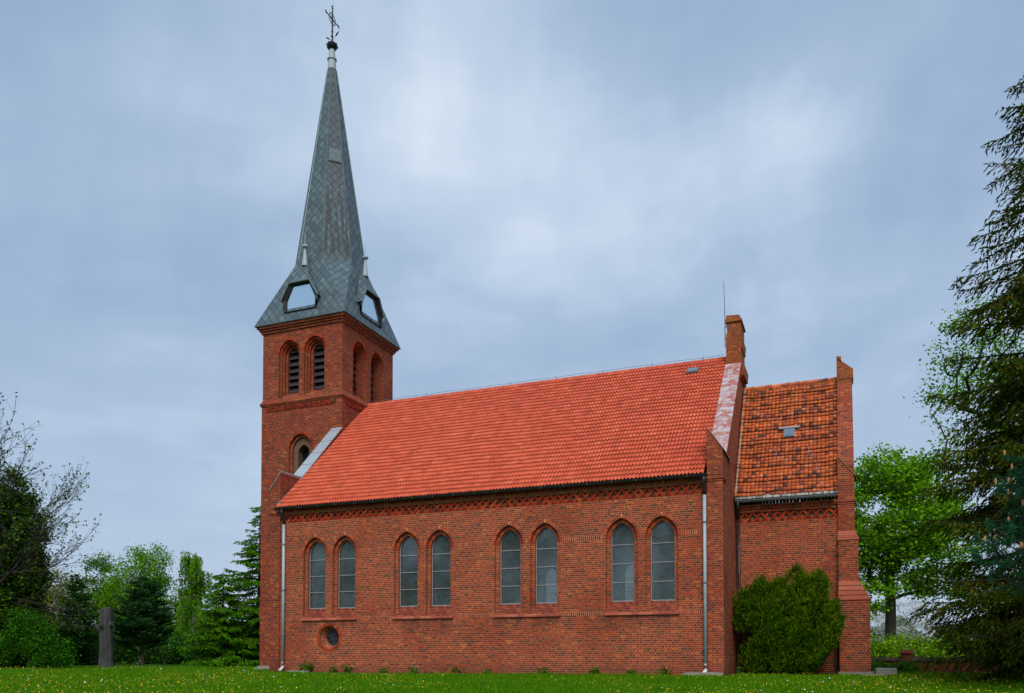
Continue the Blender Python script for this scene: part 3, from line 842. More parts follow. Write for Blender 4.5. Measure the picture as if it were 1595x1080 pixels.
# slim mortar fillet where the roof meets the tower and the west gable
mb = MB()
for ya, yb in ((29.36, 34.2), (34.2, 36.75)):
    mb.hexa([(XW - .02, ya, roof_z(ya)), (XW + .07, ya, roof_z(ya)), (XW + .07, yb, roof_z(yb)), (XW - .02, yb, roof_z(yb))],
            [(XW - .02, ya, roof_z(ya) + .13), (XW + .05, ya, roof_z(ya) + .07), (XW + .05, yb, roof_z(yb) + .07), (XW - .02, yb, roof_z(yb) + .13)])
part(mb, 'verge_fillet', M['zincdark'], nroof)
def skylight(xc, y, w, h, zfun, slope, name, bar=False):
    s = MB(); L = math.hypot(1, slope); dy, dz = h / L, h * slope / L
    b = [(xc - w/2, y, zfun(y)), (xc + w/2, y, zfun(y)), (xc + w/2, y + dy, zfun(y) + dz), (xc - w/2, y + dy, zfun(y) + dz)]
    nv = Vector((0, -slope / L, 1 / L))
    s.hexa([Vector(p) for p in b], [Vector(p) + nv * .13 for p in b])
    o = part(s, 'skylight', M['zincdark'])
    g = MB(); i = .05
    c = Vector((xc, y + dy/2, zfun(y) + dz/2)) + nv * .135
    ex, ey = Vector((w/2 - i, 0, 0)), Vector((0, dy/2 - i/L, dz/2 - i*slope/L))
    for sx in (-1, 1):
        m_ = c + ex * (.5 * sx)
        g.hexa([m_ - ex*.47 - ey, m_ + ex*.47 - ey, m_ + ex*.47 + ey, m_ - ex*.47 + ey], [q + nv * .012 for q in (m_ - ex*.47 - ey, m_ + ex*.47 - ey, m_ + ex*.47 + ey, m_ - ex*.47 + ey)])
    part(g, 'glass_pane', M['atticglass'], o)
    if bar:
        f = MB(); q = Vector((xc, y + dy * 1.18, zfun(y) + dz * 1.18)) + nv * .1
        f.hexa([q + Vector((-w*.72 - .1, -.03, -.03)), q + Vector((w*.95, -.03, -.03)), q + Vector((w*.95, .06, .03)), q + Vector((-w*.72 - .1, .06, .03))],
               [q + Vector((-w*.72 - .1, -.05, .01)), q + Vector((w*.95, -.05, .01)), q + Vector((w*.95, .04, .07)), q + Vector((-w*.72 - .1, .04, .07))])
        part(f, 'flashing_strip', M['zinc'], o)
skylight(-6.02, 35.80, 0.50, 0.42, roof_z, 0.8895, 'skylight')

# ---- gutters and downpipes
def gutter(x0, x1, y, z, r, mat, name='gutter'):
    g = MB(); n = 7
    for i in range(n):
        a, b = math.pi + math.pi * i / n, math.pi + math.pi * (i + 1) / n
        pa, pb = (y + r*math.cos(a), z + r*math.sin(a)), (y + r*math.cos(b), z + r*math.sin(b))
        g.face([(x0, *pa), (x1, *pa), (x1, *pb), (x0, *pb)])
        g.face([(x0, y + .9*r*math.cos(a), z + .9*r*math.sin(a)), (x0, y + .9*r*math.cos(b), z + .9*r*math.sin(b)), (x1, y + .9*r*math.cos(b), z + .9*r*math.sin(b)), (x1, y + .9*r*math.cos(a), z + .9*r*math.sin(a))])
    for x in (x0, x1): g.face([(x, y + r*math.cos(math.pi + math.pi*i/n), z + r*math.sin(math.pi + math.pi*i/n)) for i in range(n + 1)])
    g.tube([(x0, y - r, z), (x1, y - r, z)], .014, 6)
    o = part(g, name, mat)
    k = MB(); x = x0 + .4
    while x < x1:
        k.box(x - .015, x + .015, y - r - .012, y - r + .01, z - .07, z + .02); x += 0.92
    part(k, 'gutter_hook', M['hookmetal'], o)
    return o
gutter(-23.02, -4.42, YS - .27, 7.12, .085, M['gutter'])
def downpipe(x, ytop, ztop, yw, mat_top, mat, shoe, collars, r=.062):
    d = MB(); y = yw - .11
    d.tube([(x, y, ztop - .62), (x, y, .42)], r, 10)
    o = part(d, 'downpipe', mat, None, True)
    e = MB(); e.tube([(x, ytop, ztop), (x, ytop, ztop - .12), (x, (y + ytop) / 2 - .01, ztop - .30), (x, y, ztop - .44), (x, y, ztop - .63)], r * 1.02, 10)
    part(e, 'pipe_elbow', mat_top, o, True)
    s = MB(); s.tube([(x, y, .43), (x, y, .22), (x - .05, y - .07, .10), (x - .09, y - .12, .05)], r * 1.12, 10)
    part(s, 'pipe_shoe', shoe, o, True)
    for z in collars:
        c = MB(); c.tube([(x, y, z - .03), (x, y, z + .03)], r * 1.28, 10); c.box(x - .012, x + .012, y, yw + .02, z - .012, z + .012)
        part(c, 'pipe_collar', M['zincdark'], o)
downpipe(-22.66, YS - .27, 7.05, YS, M['gutter'], M['zincpale'], M['white_pipe'], (5.55, 3.55, 1.6))
downpipe(-4.57, YS - .27, 7.05, YS, M['gutter'], M['zincpale'], M['white_pipe'], (5.45, 3.3, 1.0))

# ---- chancel
CX1, CYS, CYN, CYA = 0.38, 33.5, 40.5, 37.0
CX0 = -3.94
def croof(y): return 6.93 + 1.413 * (y - 33.2)
CZR = croof(CYA)
mb = MB()
PC = Plane((0, CYS, 0), (1, 0, 0), (0, -1, 0)); PCN = Plane((0, CYN, 0), (1, 0, 0), (0, 1, 0))
wall(mb, PC, [(CX0, -.3), (-.2, -.3), (-.2, 5.94), (CX0, 5.94)], [])
part(mb, 'chancel_wall', M['brick'])
mb = MB(); wall(mb, PCN, [(CX0, -.3), (-.2, -.3), (-.2, 6.6), (CX0, 6.6)], []); part(mb, 'chancel_wall', M['brick'])
frieze(CX0, -.2, CYS, 5.94, 6.33, 6.44, 6.5, 6.60, 'frieze')
# east gable of the chancel: parapet, kneelers and apex block
mb = MB(); up = .30
prof = [(CYS - .12, -.3), (CYS - .12, 7.5), (33.75, 7.5), (33.75, croof(33.75) + up), (CYA - .35, croof(CYA - .35) + up), (CYA + .35, croof(CYA - .35) + up),
        (2*CYA - 33.75, croof(33.75) + up), (2*CYA - 33.75, 7.5), (CYN + .12, 7.5), (CYN + .12, -.3)]
mb.hexa([(CX1, y, z) for y, z in prof], [(-.2, y, z) for y, z in prof])
mb.ring(-.2, CX1, CYS - .12, CYS + .3, 6.42, 6.50, .02, .02); mb.ring(-.2, CX1, CYS - .12, CYS + .3, 6.50, 6.57, .05, .05)
part(mb, 'chancel_gable_wall', M['brick_gable'])
mb = MB(); y0, y1 = CYS - .12, 34.4
mb.hexa([(-.2, y0, 7.5), (CX1, y0, 7.5), (CX1, y1, 7.5), (-.2, y1, 7.5)], [(-.2, y0, 8.22), (CX1 + .0, y0, 7.52), (CX1, y1, 7.52), (-.2, y1, 8.22)])
kn = part(mb, 'kneeler', M['brick'])
mb = MB()
mb.hexa([(-.22, y0 - .03, 8.25), (CX1 + .07, y0 - .03, 7.44), (CX1 + .07, y1, 7.44), (-.22, y1, 8.25)], [(-.22, y0 - .03, 8.31), (CX1 + .07, y0 - .03, 7.50), (CX1 + .07, y1, 7.50), (-.22, y1, 8.31)])
part(mb, 'kneeler_cap', island_mat('mossy_tile', [(0, (0.20, 0.10, 0.04)), (1, (0.30, 0.17, 0.05))]), kn)
mb = MB(); f0, f1 = CYA - .42, CYA + .42
mb.hexa([(-.2, f0, 11.9), (CX1, f0, 11.9), (CX1, f1, 11.9), (-.2, f1, 11.9)], [(-.2, f0, 12.16), (CX1, f0, 12.16), (CX1, f1, 12.16), (-.2, f1, 12.16)])
mb.hexa([(-.21, f0 - .02, 12.16), (CX1 + .05, f0 - .02, 12.16), (CX1 + .05, f1 + .02, 12.16), (-.21, f1 + .02, 12.16)],
        [(-.21, f0 - .02, 13.10), (CX1 + .05, f0 - .02, 12.55), (CX1 + .05, f1 + .02, 12.55), (-.21, f1 + .02, 13.10)])
mb.hexa([(-.21, f0 - .02, 13.10), (-.03, f0 - .02, 12.86), (-.03, f1 + .02, 12.86), (-.21, f1 + .02, 13.10)], [(-.21, f0 - .02, 13.15), (-.03, f0 - .02, 13.13), (-.03, f1 + .02, 13.13), (-.21, f1 + .02, 13.15)])
part(mb, 'gable_pillar', brick_mat('lichen_brick', mortar=(0.33, 0.25, 0.13), lichen=0.9))
# buttress at the south east corner, three stages with sloped set-offs
mb = MB(); bx0 = -.2
def stage(x1, yf, z0, z1): mb.box(bx0 - .0, x1, yf, CYS + .5, z0, z1)
stage(.50, CYS - .30, 3.50, 5.05)
mb.box(bx0, .86, CYS - .62, CYS + .5, .12, 2.78)
but = part(mb, 'buttress', M['brick'])
mb = MB()
def setoff(xa, ya, za, xb, yb, zb, lip=.03):
    nn = 4
    for i in range(nn):
        t0, t1 = i / nn, (i + 1) / nn - .03
        P = lambda t: ((bx0 - lip*(1-t), xb + (xa - xb) * t, yb + (ya - yb) * t, zb + (za - zb) * t))
        a, c = P(t0), P(t1)
        mb.hexa([(a[0], a[2], a[3]), (a[1], a[2], a[3]), (a[1], CYS + .5, a[3]), (a[0], CYS + .5, a[3])],
                [(c[0], c[2], c[3] ), (c[1], c[2], c[3]), (c[1], CYS + .5, c[3]), (c[0], CYS + .5, c[3])])
setoff(.385, CYS - .125, 5.42, .54, CYS - .34, 5.05)
part(mb, 'setoff_slope', M['sillbrick'], but); mb = MB()
setoff(.505, CYS - .305, 3.52, .90, CYS - .66, 2.78)
part(mb, 'setoff_slope', M['sillbrick'], but)
mb = MB(); mb.box(bx0 - .05, .96, CYS - .70, CYS + .5, -.2, .12); part(mb, 'buttress_footing', M['stone'], but)

# chancel roof of old plain tiles, one small box per tile
def plain_tiles(x0, x1, ya, yb, zf, rows, cols, sgn):
    za, zb = zf(ya), zf(yb); L = math.hypot(yb - ya, zb - za); sy, sz = (yb - ya) / L, (zb - za) / L
    g = L / rows; w_ = (x1 - x0) / cols; V, F = [], []
    nvec = np.array([0, -sz, sy]) if sy > 0 else np.array([0, sz, -sy])
    svec = np.array([0, sy, sz])
    for r in range(rows):
        sag = 0.018 * math.sin(r * 1.7)
        for c in range(cols):
            xo = x0 + c * w_
            j = RNG.normal(0, 1, 4)
            xa, xb = xo + .005 + j[0]*.003, xo + w_ - .005 + j[0]*.003
            s0, s1 = r * g - .05 + j[1]*.007, (r + 1) * g + .01
            edge = .05 * max(0, 1 - (x1 - xo) / .5) + .03 * max(0, 1 - (xo - x0) / .4)
            wav = sag + .012 * math.sin(xo * 3.1 + r * .3) + edge
            h0, h1 = .055 + j[2]*.006 + wav, .012 + wav
            b = len(V)
            for (x, s, h) in ((xa, s0 + .055, h0 - .05), (xb, s0 + .055, h0 - .05), (xb, s1, h1 - .02), (xa, s1, h1 - .02), (xa, s0, h0 + j[3]*.003), (xb, s0, h0 - j[3]*.003), (xb, s1, h1), (xa, s1, h1)):
                V.append(np.array([x, ya, za]) + svec * s + nvec * h)
            for q in ((3,2,1,0),(4,5,6,7),(0,1,5,4),(1,2,6,5),(3,0,4,7)): F.append([b + i for i in q])
    o = np_obj('chancel_roof', np.array(V), np.array(F), M['oldtile'], church)
    o.matrix_parent_inverse = Matrix.Translation(-CH0)
    return o
croof_o = plain_tiles(CX0 - .06, -.2, 33.2, CYA, croof, 33, 25, 1)
plain_tiles(CX0 - .06, -.2, 2*CYA - 33.2, CYA, lambda y: croof(2*CYA - y), 33, 25, -1)
mb = MB(); n = 10
for i in range(n):
    x = CX0 - .02 + 3.74 * i / n
    mb.tube([(x, CYA, CZR + .0), (x + .40, CYA, CZR + .015)], [.10, .12], 8)
part(mb, 'ridge_tile', M['oldtile'], croof_o)
mb = MB()                                  # lead strip at the eave and the fillet along the nave gable
mb.hexa([(CX0, 33.10, 6.80), (-.2, 33.10, 6.80), (-.2, 33.20, 6.935), (CX0, 33.20, 6.935)], [(CX0, 33.07, 6.82), (-.2, 33.07, 6.82), (-.2, 33.17, 6.955), (CX0, 33.17, 6.955)])
m_, t_, p_ = newmat('streaked_eave_strip'); geo_ = t_.node('ShaderNodeNewGeometry'); x_, y_, z_ = t_.sep(geo_.outputs['Position'])
nn_ = t_.white(t_.comb(t_.m('FLOOR', t_.m('MULTIPLY', x_, 16.0)), 0.0, 0.0)); t_.put(p_.inputs['Base Color'], t_.ramp(nn_, [(0, (0.05, 0.05, 0.05)), (.5, (0.22, 0.20, 0.18)), (1, (0.42, 0.38, 0.33))]))
part(mb, 'eave_strip', m_, croof_o)
mb = MB(); mb.hexa([(CX0 - .01, 33.2, croof(33.2)), (CX0 + .05, 33.2, croof(33.2)), (CX0 + .05, CYA, CZR), (CX0 - .01, CYA, CZR)],
                   [(CX0 - .01, 33.15, croof(33.2) + .12), (CX0 + .035, 33.15, croof(33.2) + .1), (CX0 + .035, CYA, CZR + .12), (CX0 - .01, CYA, CZR + .14)])
part(mb, 'verge_fillet', plain('pale_mortar', (.30, .24, .17), .95, var=.3), croof_o)
gutter(CX0 + .02, -.22, 33.13, 6.76, .075, M['zincdark'])
skylight(-2.02, 35.02, 0.42, 0.46, croof, 1.413, 'skylight', True)
downpipe(-3.84, 33.13, 6.70, CYS, M['gutter'], M['gutter'], M['zincdark'], (5.0, 3.2, 1.4), r=.055)
mb = MB(); mb.tube([(-.33, CYS - .05, .62), (-.33, CYS - .06, .30)], .05, 8); part(mb, 'vent_pipe', M['zincdark'])

# ---- tower
TX0, TX1, TY0, TY1 = -27.74, -22.88, 34.28, 39.26
TXC = -25.31
PTS = Plane((0, TY0, 0), (1, 0, 0), (0, -1, 0)); PTE = Plane((TX1, 0, 0), (0, 1, 0), (1, 0, 0))
PTW = Plane((TX0, 0, 0), (0, 1, 0), (-1, 0, 0)); PTN = Plane((0, TY1, 0), (1, 0, 0), (0, 1, 0))
def louvre_steps(uc):
    zs, c = 16.06, .07; f = lambda w, zb: arch(uc, w, zb, zs, c, 8)
    return [(f(.63, 13.75), 0.), (f(.63, 13.86), .11), (f(.53, 13.86), .111), (f(.53, 13.97), .22), (f(.44, 13.97), .221), (f(.44, 14.10), .36), (f(.34, 14.12), .361), (f(.34, 14.12), .8)]
mb = MB()
lw = lambda w, zb: arch(-25.34, w, zb, 11.08, .10, 8)
low = [(lw(.70, 9.0), 0), (lw(.70, 9.0), .13), (lw(.57, 9.0), .131), (lw(.57, 9.0), .25)]
wall(mb, PTS, [(TX0, -.3), (TX1, -.3), (TX1, 13.5), (TX0, 13.5)], [low])
wall(mb, PTE, [(TY0, -.3), (TY1, -.3), (TY1, 13.5), (TY0, 13.5)], [])
wall(mb, PTW, [(TY0, -.3), (TY1, -.3), (TY1, 13.5), (TY0, 13.5)], [])
wall(mb, PTN, [(TX0, -.3), (TX1, -.3), (TX1, 13.5), (TX0, 13.5)], [])
SWN, EWN = (-26.08, -24.54), (35.92, 37.62)
ins = .03
PU = [Plane((0, TY0 + ins, 0), (1, 0, 0), (0, -1, 0)), Plane((TX1 - ins, 0, 0), (0, 1, 0), (1, 0, 0)), Plane((TX0 + ins, 0, 0), (0, 1, 0), (-1, 0, 0)), Plane((0, TY1 - ins, 0), (1, 0, 0), (0, 1, 0))]
wall(mb, PU[0], [(TX0 + ins, 13.5), (TX1 - ins, 13.5), (TX1 - ins, 17.5), (TX0 + ins, 17.5)], [louvre_steps(u) for u in SWN])
wall(mb, PU[1], [(TY0 + ins, 13.5), (TY1 - ins, 13.5), (TY1 - ins, 17.5), (TY0 + ins, 17.5)], [louvre_steps(u) for u in EWN])
wall(mb, PU[2], [(TY0 + ins, 13.5), (TY1 - ins, 13.5), (TY1 - ins, 17.5), (TY0 + ins, 17.5)], [])
wall(mb, PU[3], [(TX0 + ins, 13.5), (TX1 - ins, 13.5), (TX1 - ins, 17.5), (TX0 + ins, 17.5)], [])
# weathered swelling on the west side near the ground and the footing
mb.hexa([(TX0 - .08, TY0 + .04, 2.45), (TX0, TY0 + .04, 2.40), (TX0, TY1, 2.40), (TX0 - .08, TY1, 2.45)], [(TX0 - .10, TY0 + .04, 3.05), (TX0, TY0 + .04, 3.75), (TX0, TY1, 3.75), (TX0 - .10, TY1, 3.05)])
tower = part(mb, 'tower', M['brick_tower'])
mb = MB(); mb.ring(TX0, TX1, TY0, TY1, -.2, .16, .12, .08); part(mb, 'tower_footing', M['stone'], tower)
mb = MB(); mb.ring(TX0, TX1, TY0, TY1, 13.44, 13.56, .02, .09); mb.ring(TX0, TX1, TY0, TY1, 13.56, 13.80, .085, -.03)
part(mb, 'string_course', M['brick_tower'], tower)
mb = MB()
mb.ring(TX0, TX1, TY0, TY1, 17.24, 17.345, .045, .05); mb.ring(TX0, TX1, TY0, TY1, 17.36, 17.455, .115, .12); mb.ring(TX0, TX1, TY0, TY1, 17.47, 17.575, .20, .21)
mb.ring(TX0, TX1, TY0, TY1, 17.2, 17.6, -.01, -.01)
part(mb, 'tower_cornice', M['brick_tower'], tower)
mb = MB()                                  # dog-tooth frieze below the string course
for r in range(3):
    z = 13.17 + r * .078; x = TX0 + .35 + (r % 2) * .075
    while x < TX1 - .5:
        mb.box(x, x + .075, TY0 - .05, TY0 + .02, z, z + .07); x += .15
    y = TY0 + .35 + (r % 2) * .075
    while y < TY1 - .5:
        mb.box(TX1 - .02, TX1 + .05, y, y + .075, z, z + .07); y += .15
fr = part(mb, 'tower_frieze', M['voussoir'], tower)
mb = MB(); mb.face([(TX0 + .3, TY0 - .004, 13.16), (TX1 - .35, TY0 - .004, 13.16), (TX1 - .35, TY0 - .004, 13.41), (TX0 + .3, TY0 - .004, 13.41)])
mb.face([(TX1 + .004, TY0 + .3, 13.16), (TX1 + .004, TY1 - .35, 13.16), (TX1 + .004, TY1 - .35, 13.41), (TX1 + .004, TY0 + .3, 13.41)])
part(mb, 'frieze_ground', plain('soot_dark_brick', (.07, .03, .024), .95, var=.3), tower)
def louvre_window(P, uc):
    o = None
    for i, w_ in enumerate((.63, .53, .44)):
        v = MB(); Q = Plane(P.O - P.N * (.11 * i), P.U, P.N)
        voussoirs(v, Q, uc, w_, 16.06, .07, .10, .02, .005, 12 - i)
        if i == 0: o = part(v, 'louvre_window', M['voussoir'])
        else: part(v, 'inner_arch', M['voussoir'], o)
    for k in range(7):                     # sloping boards
        z = 14.16 + k * .345
        q = MB(); wl = .34
        a = [P.p(uc - wl, z + .02, .46), P.p(uc + wl, z + .02, .46), P.p(uc + wl, z + .33, .66), P.p(uc - wl, z + .33, .66)]
        q.hexa(a, [x + P.N * .03 for x in a])
        if z + .3 > 16.62: continue
        part(q, 'louvre_board', M['louvre'], o)
    b = MB(); b.face([P.p(a_, z_, .72) for a_, z_ in arch(uc, .36, 14.1, 16.06, .07, 8)]); part(b, 'dark_backing', M['void'], o)
for u in SWN: louvre_window(PU[0], u)
for u in EWN: louvre_window(PU[1], u)
# blind window low on the tower with a plastered inner arch
v = MB(); voussoirs(v, PTS, -25.34, .70, 11.08, .10, .118, .03, .006, 13)
lwo = part(v, 'tower_window', M['voussoir'])
v = MB(); PL2 = Plane((0, TY0 + .25, 0), (1, 0, 0), (0, -1, 0))
h = [(arch(-25.30, .34, 9.0, 10.95, .08, 8), 0), (arch(-25.30, .34, 9.0, 10.95, .08, 8), .42)]
wall(v, PL2, lw(.57, 9.0), [h]); part(v, 'plaster_reveal', M['plaster'], lwo)
v = MB(); v.face([PL2.p(a, b, .40) for a, b in arch(-25.30, .345, 9.0, 10.95, .08, 8)]); part(v, 'glass_pane', M['darkglass'], lwo)

# ---- spire
AX, AY = TXC, YA
ZE, ZB, ZT = 17.62, 21.15, 32.22
OE = .29
sw = [(TX0 - OE, TY0 - OE), (TX1 + OE, TY0 - OE), (TX1 + OE, TY1 + OE), (TX0 - OE, TY1 + OE)]   # SW SE NE NW
def octo(a, z):
    t = math.tan(math.pi / 8) * a
    return [Vector((AX + x, AY + y, z)) for x, y in ((-t, -a), (t, -a), (a, -t), (a, t), (t, a), (-t, a), (-a, t), (-a, -t))]
O1, O2 = octo(1.78, ZB), octo(.235, ZT)
E4 = [Vector((x, y, ZE)) for x, y in sw]
sp = MB()
def uvface(pts):
    pts = [Vector(p) for p in pts]; nrm = (pts[1] - pts[0]).cross(pts[2] - pts[0])
    h = Vector((0, 0, 1)).cross(nrm); h.normalize(); up_ = nrm.cross(h); up_.normalize()
    c = sum(pts, Vector()) / len(pts)
    cz = Vector((c.x, c.y, 20.0)) if False else pts[0] * 0 + Vector((AX, AY, 20))
    sp.face(pts, [((p - cz).dot(h), (p - cz).dot(up_)) for p in pts])
def strip(a0, a1, b0, b1, n):              # subdivide the tall faces
    for i in range(n):
        t0, t1 = i / n, (i + 1) / n
        uvface([a0.lerp(b0, t0), a1.lerp(b1, t0), a1.lerp(b1, t1), a0.lerp(b0, t1)])
for i in range(8): strip(O1[i], O1[(i + 1) % 8], O2[i], O2[(i + 1) % 8], 1)
for k, (ea, eb, oa, ob) in enumerate(((0, 1, 0, 1), (1, 2, 2, 3), (2, 3, 4, 5), (3, 0, 6, 7))):
    uvface([E4[ea], E4[eb], O1[ob], O1[oa]])
for e, oa, ob in ((1, 1, 2), (2, 3, 4), (3, 5, 6), (0, 7, 0)):
    uvface([E4[e], O1[ob], O1[oa]])
sp.ring(TX0, TX1, TY0, TY1, ZE - .04, ZE, OE - .01, OE)
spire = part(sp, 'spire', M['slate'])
hp = MB()                                  # narrow zinc hips
for i in range(8): hp.tube([O1[i], O2[i]], .020, 5)
part(hp, 'hip_flashing', M['zincdark'], spire)
# small louvre hatch high on the south east face
d = Vector((1, -1, 0)).normalized(); sd_ = Vector((1, 1, 0)).normalized()
zc_, ah = 26.95, 1.78 + (.235 - 1.78) * (26.95 - ZB) / (ZT - ZB)
c = Vector((AX, AY, zc_)) + d * (ah * 1.0)
hb = MB(); tilt = (1.78 - .235) / (ZT - ZB)
q = [c + sd_*.33 + Vector((0, 0, -.33)) + d*.10, c - sd_*.33 + Vector((0, 0, -.33)) + d*.10, c - sd_*.30 + Vector((0, 0, .33)) + d*.12, c + sd_*.30 + Vector((0, 0, .33)) + d*.12]
hb.hexa([p - d * .35 for p in q], q)
hatch = part(hb, 'spire_hatch', M['zincdark'])
g = MB(); q2 = [c + (p - c) * .86 + d * .012 for p in q]
g.hexa(q2, [p + d * .015 for p in q2]); part(g, 'hatch_cover', M['hatchzinc'], hatch)
# zinc cap and the iron cross
cp = MB(); cp.lathe((AX, AY, 0), [(.235, 32.18), (.20, 32.74), (.255, 32.76), (.255, 32.83), (.185, 32.86), (.15, 33.36)], 12)
part(cp, 'spire_cap', M['zincpale'], None, False)
cr = MB()
cr.lathe((AX, AY, 0), [(.15, 33.30), (.20, 33.36), (.27, 33.46), (.29, 33.52), (.25, 33.56), (.26, 33.64), (.20, 33.68), (.10, 33.74), (.04, 33.86)], 12)
for i in range(8):
    a = i * math.pi / 4
    cr.tube([(AX + .26*math.cos(a), AY + .26*math.sin(a), 33.46), (AX + .31*math.cos(a), AY + .31*math.sin(a), 33.56), (AX + .27*math.cos(a), AY + .27*math.sin(a), 33.66)], [.02, .03, .012], 5)
cross = part(cr, 'spire_cross', M['iron'])
c2 = MB(); c2.tube([(AX, AY, 33.8), (AX, AY, 35.7)], [.038, .030], 6)
zc_ = 35.03
c2.tube([(AX, AY - .58, zc_), (AX, AY + .58, zc_)], .028, 6)
for (y, z) in ((-.58, 0), (.58, 0), (0, .66)):
    for dy, dz_ in ((-.07, 0), (.07, 0), (0, .07), (0, -.07)):
        c2.lathe((AX, AY + y + dy, zc_ + z + dz_), [(.001, -.035), (.036, 0), (.001, .035)], 6)
c2.tube([(AX, AY + .30*math.cos(i*math.pi/12), zc_ + .30*math.sin(i*math.pi/12)) for i in range(25)], .016, 5, False)
for i in range(4):
    a = math.pi/4 + i*math.pi/2
    c2.tube([(AX, AY + .19*math.cos(a) + .09*math.cos(j*math.pi/6), zc_ + .19*math.sin(a) + .09*math.sin(j*math.pi/6)) for j in range(13)], .010, 4, False)
c2.lathe((AX, AY, 34.35), [(.03, -.05), (.06, 0), (.03, .05)], 8)
part(c2, 'cross_bars', M['iron'], cross)
lf = MB()
for (a, ln, upz) in ((0.3, .40, .50), (2.2, .42, .62), (3.6, .34, .14), (5.3, .30, .10)):
    dv = Vector((math.cos(a), math.sin(a), 0)); base = Vector((AX, AY, 33.86))
    tip = base + dv * ln + Vector((0, 0, upz)); mid_ = base.lerp(tip, .62); s_ = dv.cross(Vector((0, 0, 1))) * .07
    lf.tube([base, mid_], .012, 4); lf.hexa([base.lerp(tip, .4), mid_ + s_, tip, mid_ - s_], [p + Vector((0, 0, .02)) for p in (base.lerp(tip, .4), mid_ + s_, tip, mid_ - s_)])
part(lf, 'iron_leaf', M['iron'], cross)
aer = MB(); aer.tube([(AX + .05, AY, 34.2), (AX + .06, AY, 36.6)], [.010, .006], 5); part(aer, 'lightning_rod', M['zincdark'], cross)

# ---- dormers on the spire skirt
def dormer(P, uc, back):
    """P: plane of the dormer front"""
    hw, ze, zt, zb, zp = .98, 18.72, 19.52, 18.08, 20.58
    # depth at which the skirt passes behind each height
    def skirt(z): return max(0.02, (z - ZE) / (ZB - ZE) * back)
    m2 = MB()
    cut = .58
    top_l, top_r = (uc - cut, zt), (uc + cut, zt)
    fo = [(uc - hw, zb), (uc + hw, zb), (uc + hw, ze), (uc + cut + .02, zt), (uc - cut - .02, zt), (uc - hw, ze)]
    fi = [(uc - hw + .13, zb + .06), (uc + hw - .10, zb + .06), (uc + hw - .10, ze - .03), (uc + cut - .05, zt - .12), (uc - cut + .10, zt - .12), (uc - hw + .13, ze - .05)]
    n = 6
    for i in range(n):
        j = (i + 1) % n
        m2.hexa([P.p(*fo[i], .14), P.p(*fo[j], .14), P.p(*fi[j], .14), P.p(*fi[i], .14)], [P.p(*fo[i], -.01), P.p(*fo[j], -.01), P.p(*fi[j], .06), P.p(*fi[i], .06)])
    o = part(m2, 'dormer', M['iron'])
    for s in (-1, 1):
        ck = MB(); ck.face([P.p(uc + s*hw, zb, 0), P.p(uc + s*hw, ze, 0), P.p(uc + s*hw, ze, skirt(ze) + .25), P.p(uc + s*hw, zb, .3)])
        part(ck, 'dormer_cheek', M['zincdark'], o)
    rf = MB(); ov = .10
    pk = (uc, zp)
    pkd = skirt(zp) - .05
    def rface(pts):
        q = [P.p(a, b, d_) for a, b, d_ in pts]
        n_ = (q[1] - q[0]).cross(q[2] - q[0]); up_ = Vector((0, 0, 1)); h = up_.cross(n_)
        if h.length < 1e-6: h = P.U.copy()
        h.normalize(); v_ = n_.cross(h).normalized()
        rf.face(q, [((p - q[0]).dot(h), (p - q[0]).dot(v_)) for p in q])
    hl = .13                               # half width of the ridge at the hip top
    rface([(uc - cut - .05, zt + .02, -.07), (uc + cut + .05, zt + .02, -.07), (uc + hl, zp, .42), (uc - hl, zp, .42)])
    for s in (-1, 1):
        rface([(uc + s*(hw + .16), ze - .04, -.07), (uc + s*(cut + .05), zt + .02, -.07), (uc + s*hl, zp, .42), (uc + s*hl, zp, skirt(zp) + .3), (uc + s*(hw + .16), ze - .04, skirt(ze) + .35)])
    rface([(uc - hl, zp, .42), (uc + hl, zp, .42), (uc + hl, zp, 1.2), (uc - hl, zp, 1.2)])
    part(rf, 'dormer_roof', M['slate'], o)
    g_ = MB(); g_.face([P.p(a, b, .12) for a, b in fi]); part(g_, 'dormer_glass', M['skyglass'], o)
    ba = MB()                              # barge boards with eave brackets
    for s in (-1, 1):
        ba.tube([P.p(uc + s*(hw + .13), ze - .05, -.06), P.p(uc + s*(cut + .05), zt, -.06)], .045, 5)
        ba.tube([P.p(uc + s*(hw + .02), ze - .30, -.03), P.p(uc + s*(hw + .10), ze - .10, -.05)], [.03, .06], 5)
    ba.tube([P.p(uc - cut - .05, zt, -.06), P.p(uc + cut + .05, zt, -.06)], .045, 5)
    part(ba, 'bargeboard', M['zincdark'], o)
    fn = MB(); c_ = P.p(uc, zp, .42)
    fn.lathe(tuple(c_), [(.16, -.08), (.15, .0), (.055, .78), (.05, .84), (.15, .88), (.17, .93), (.15, .98), (.05, 1.02), (.018, 1.06), (.014, 1.62), (.003, 1.70)], 10)
    part(fn, 'dormer_finial', M['zincpale'], o)
dormer(Plane((0, TY0 - .22, 0), (1, 0, 0), (0, -1, 0)), AX + .02, 1.02)
dormer(Plane((TX1 + .22, 0, 0), (0, 1, 0), (1, 0, 0)), AY - .12, 1.02)

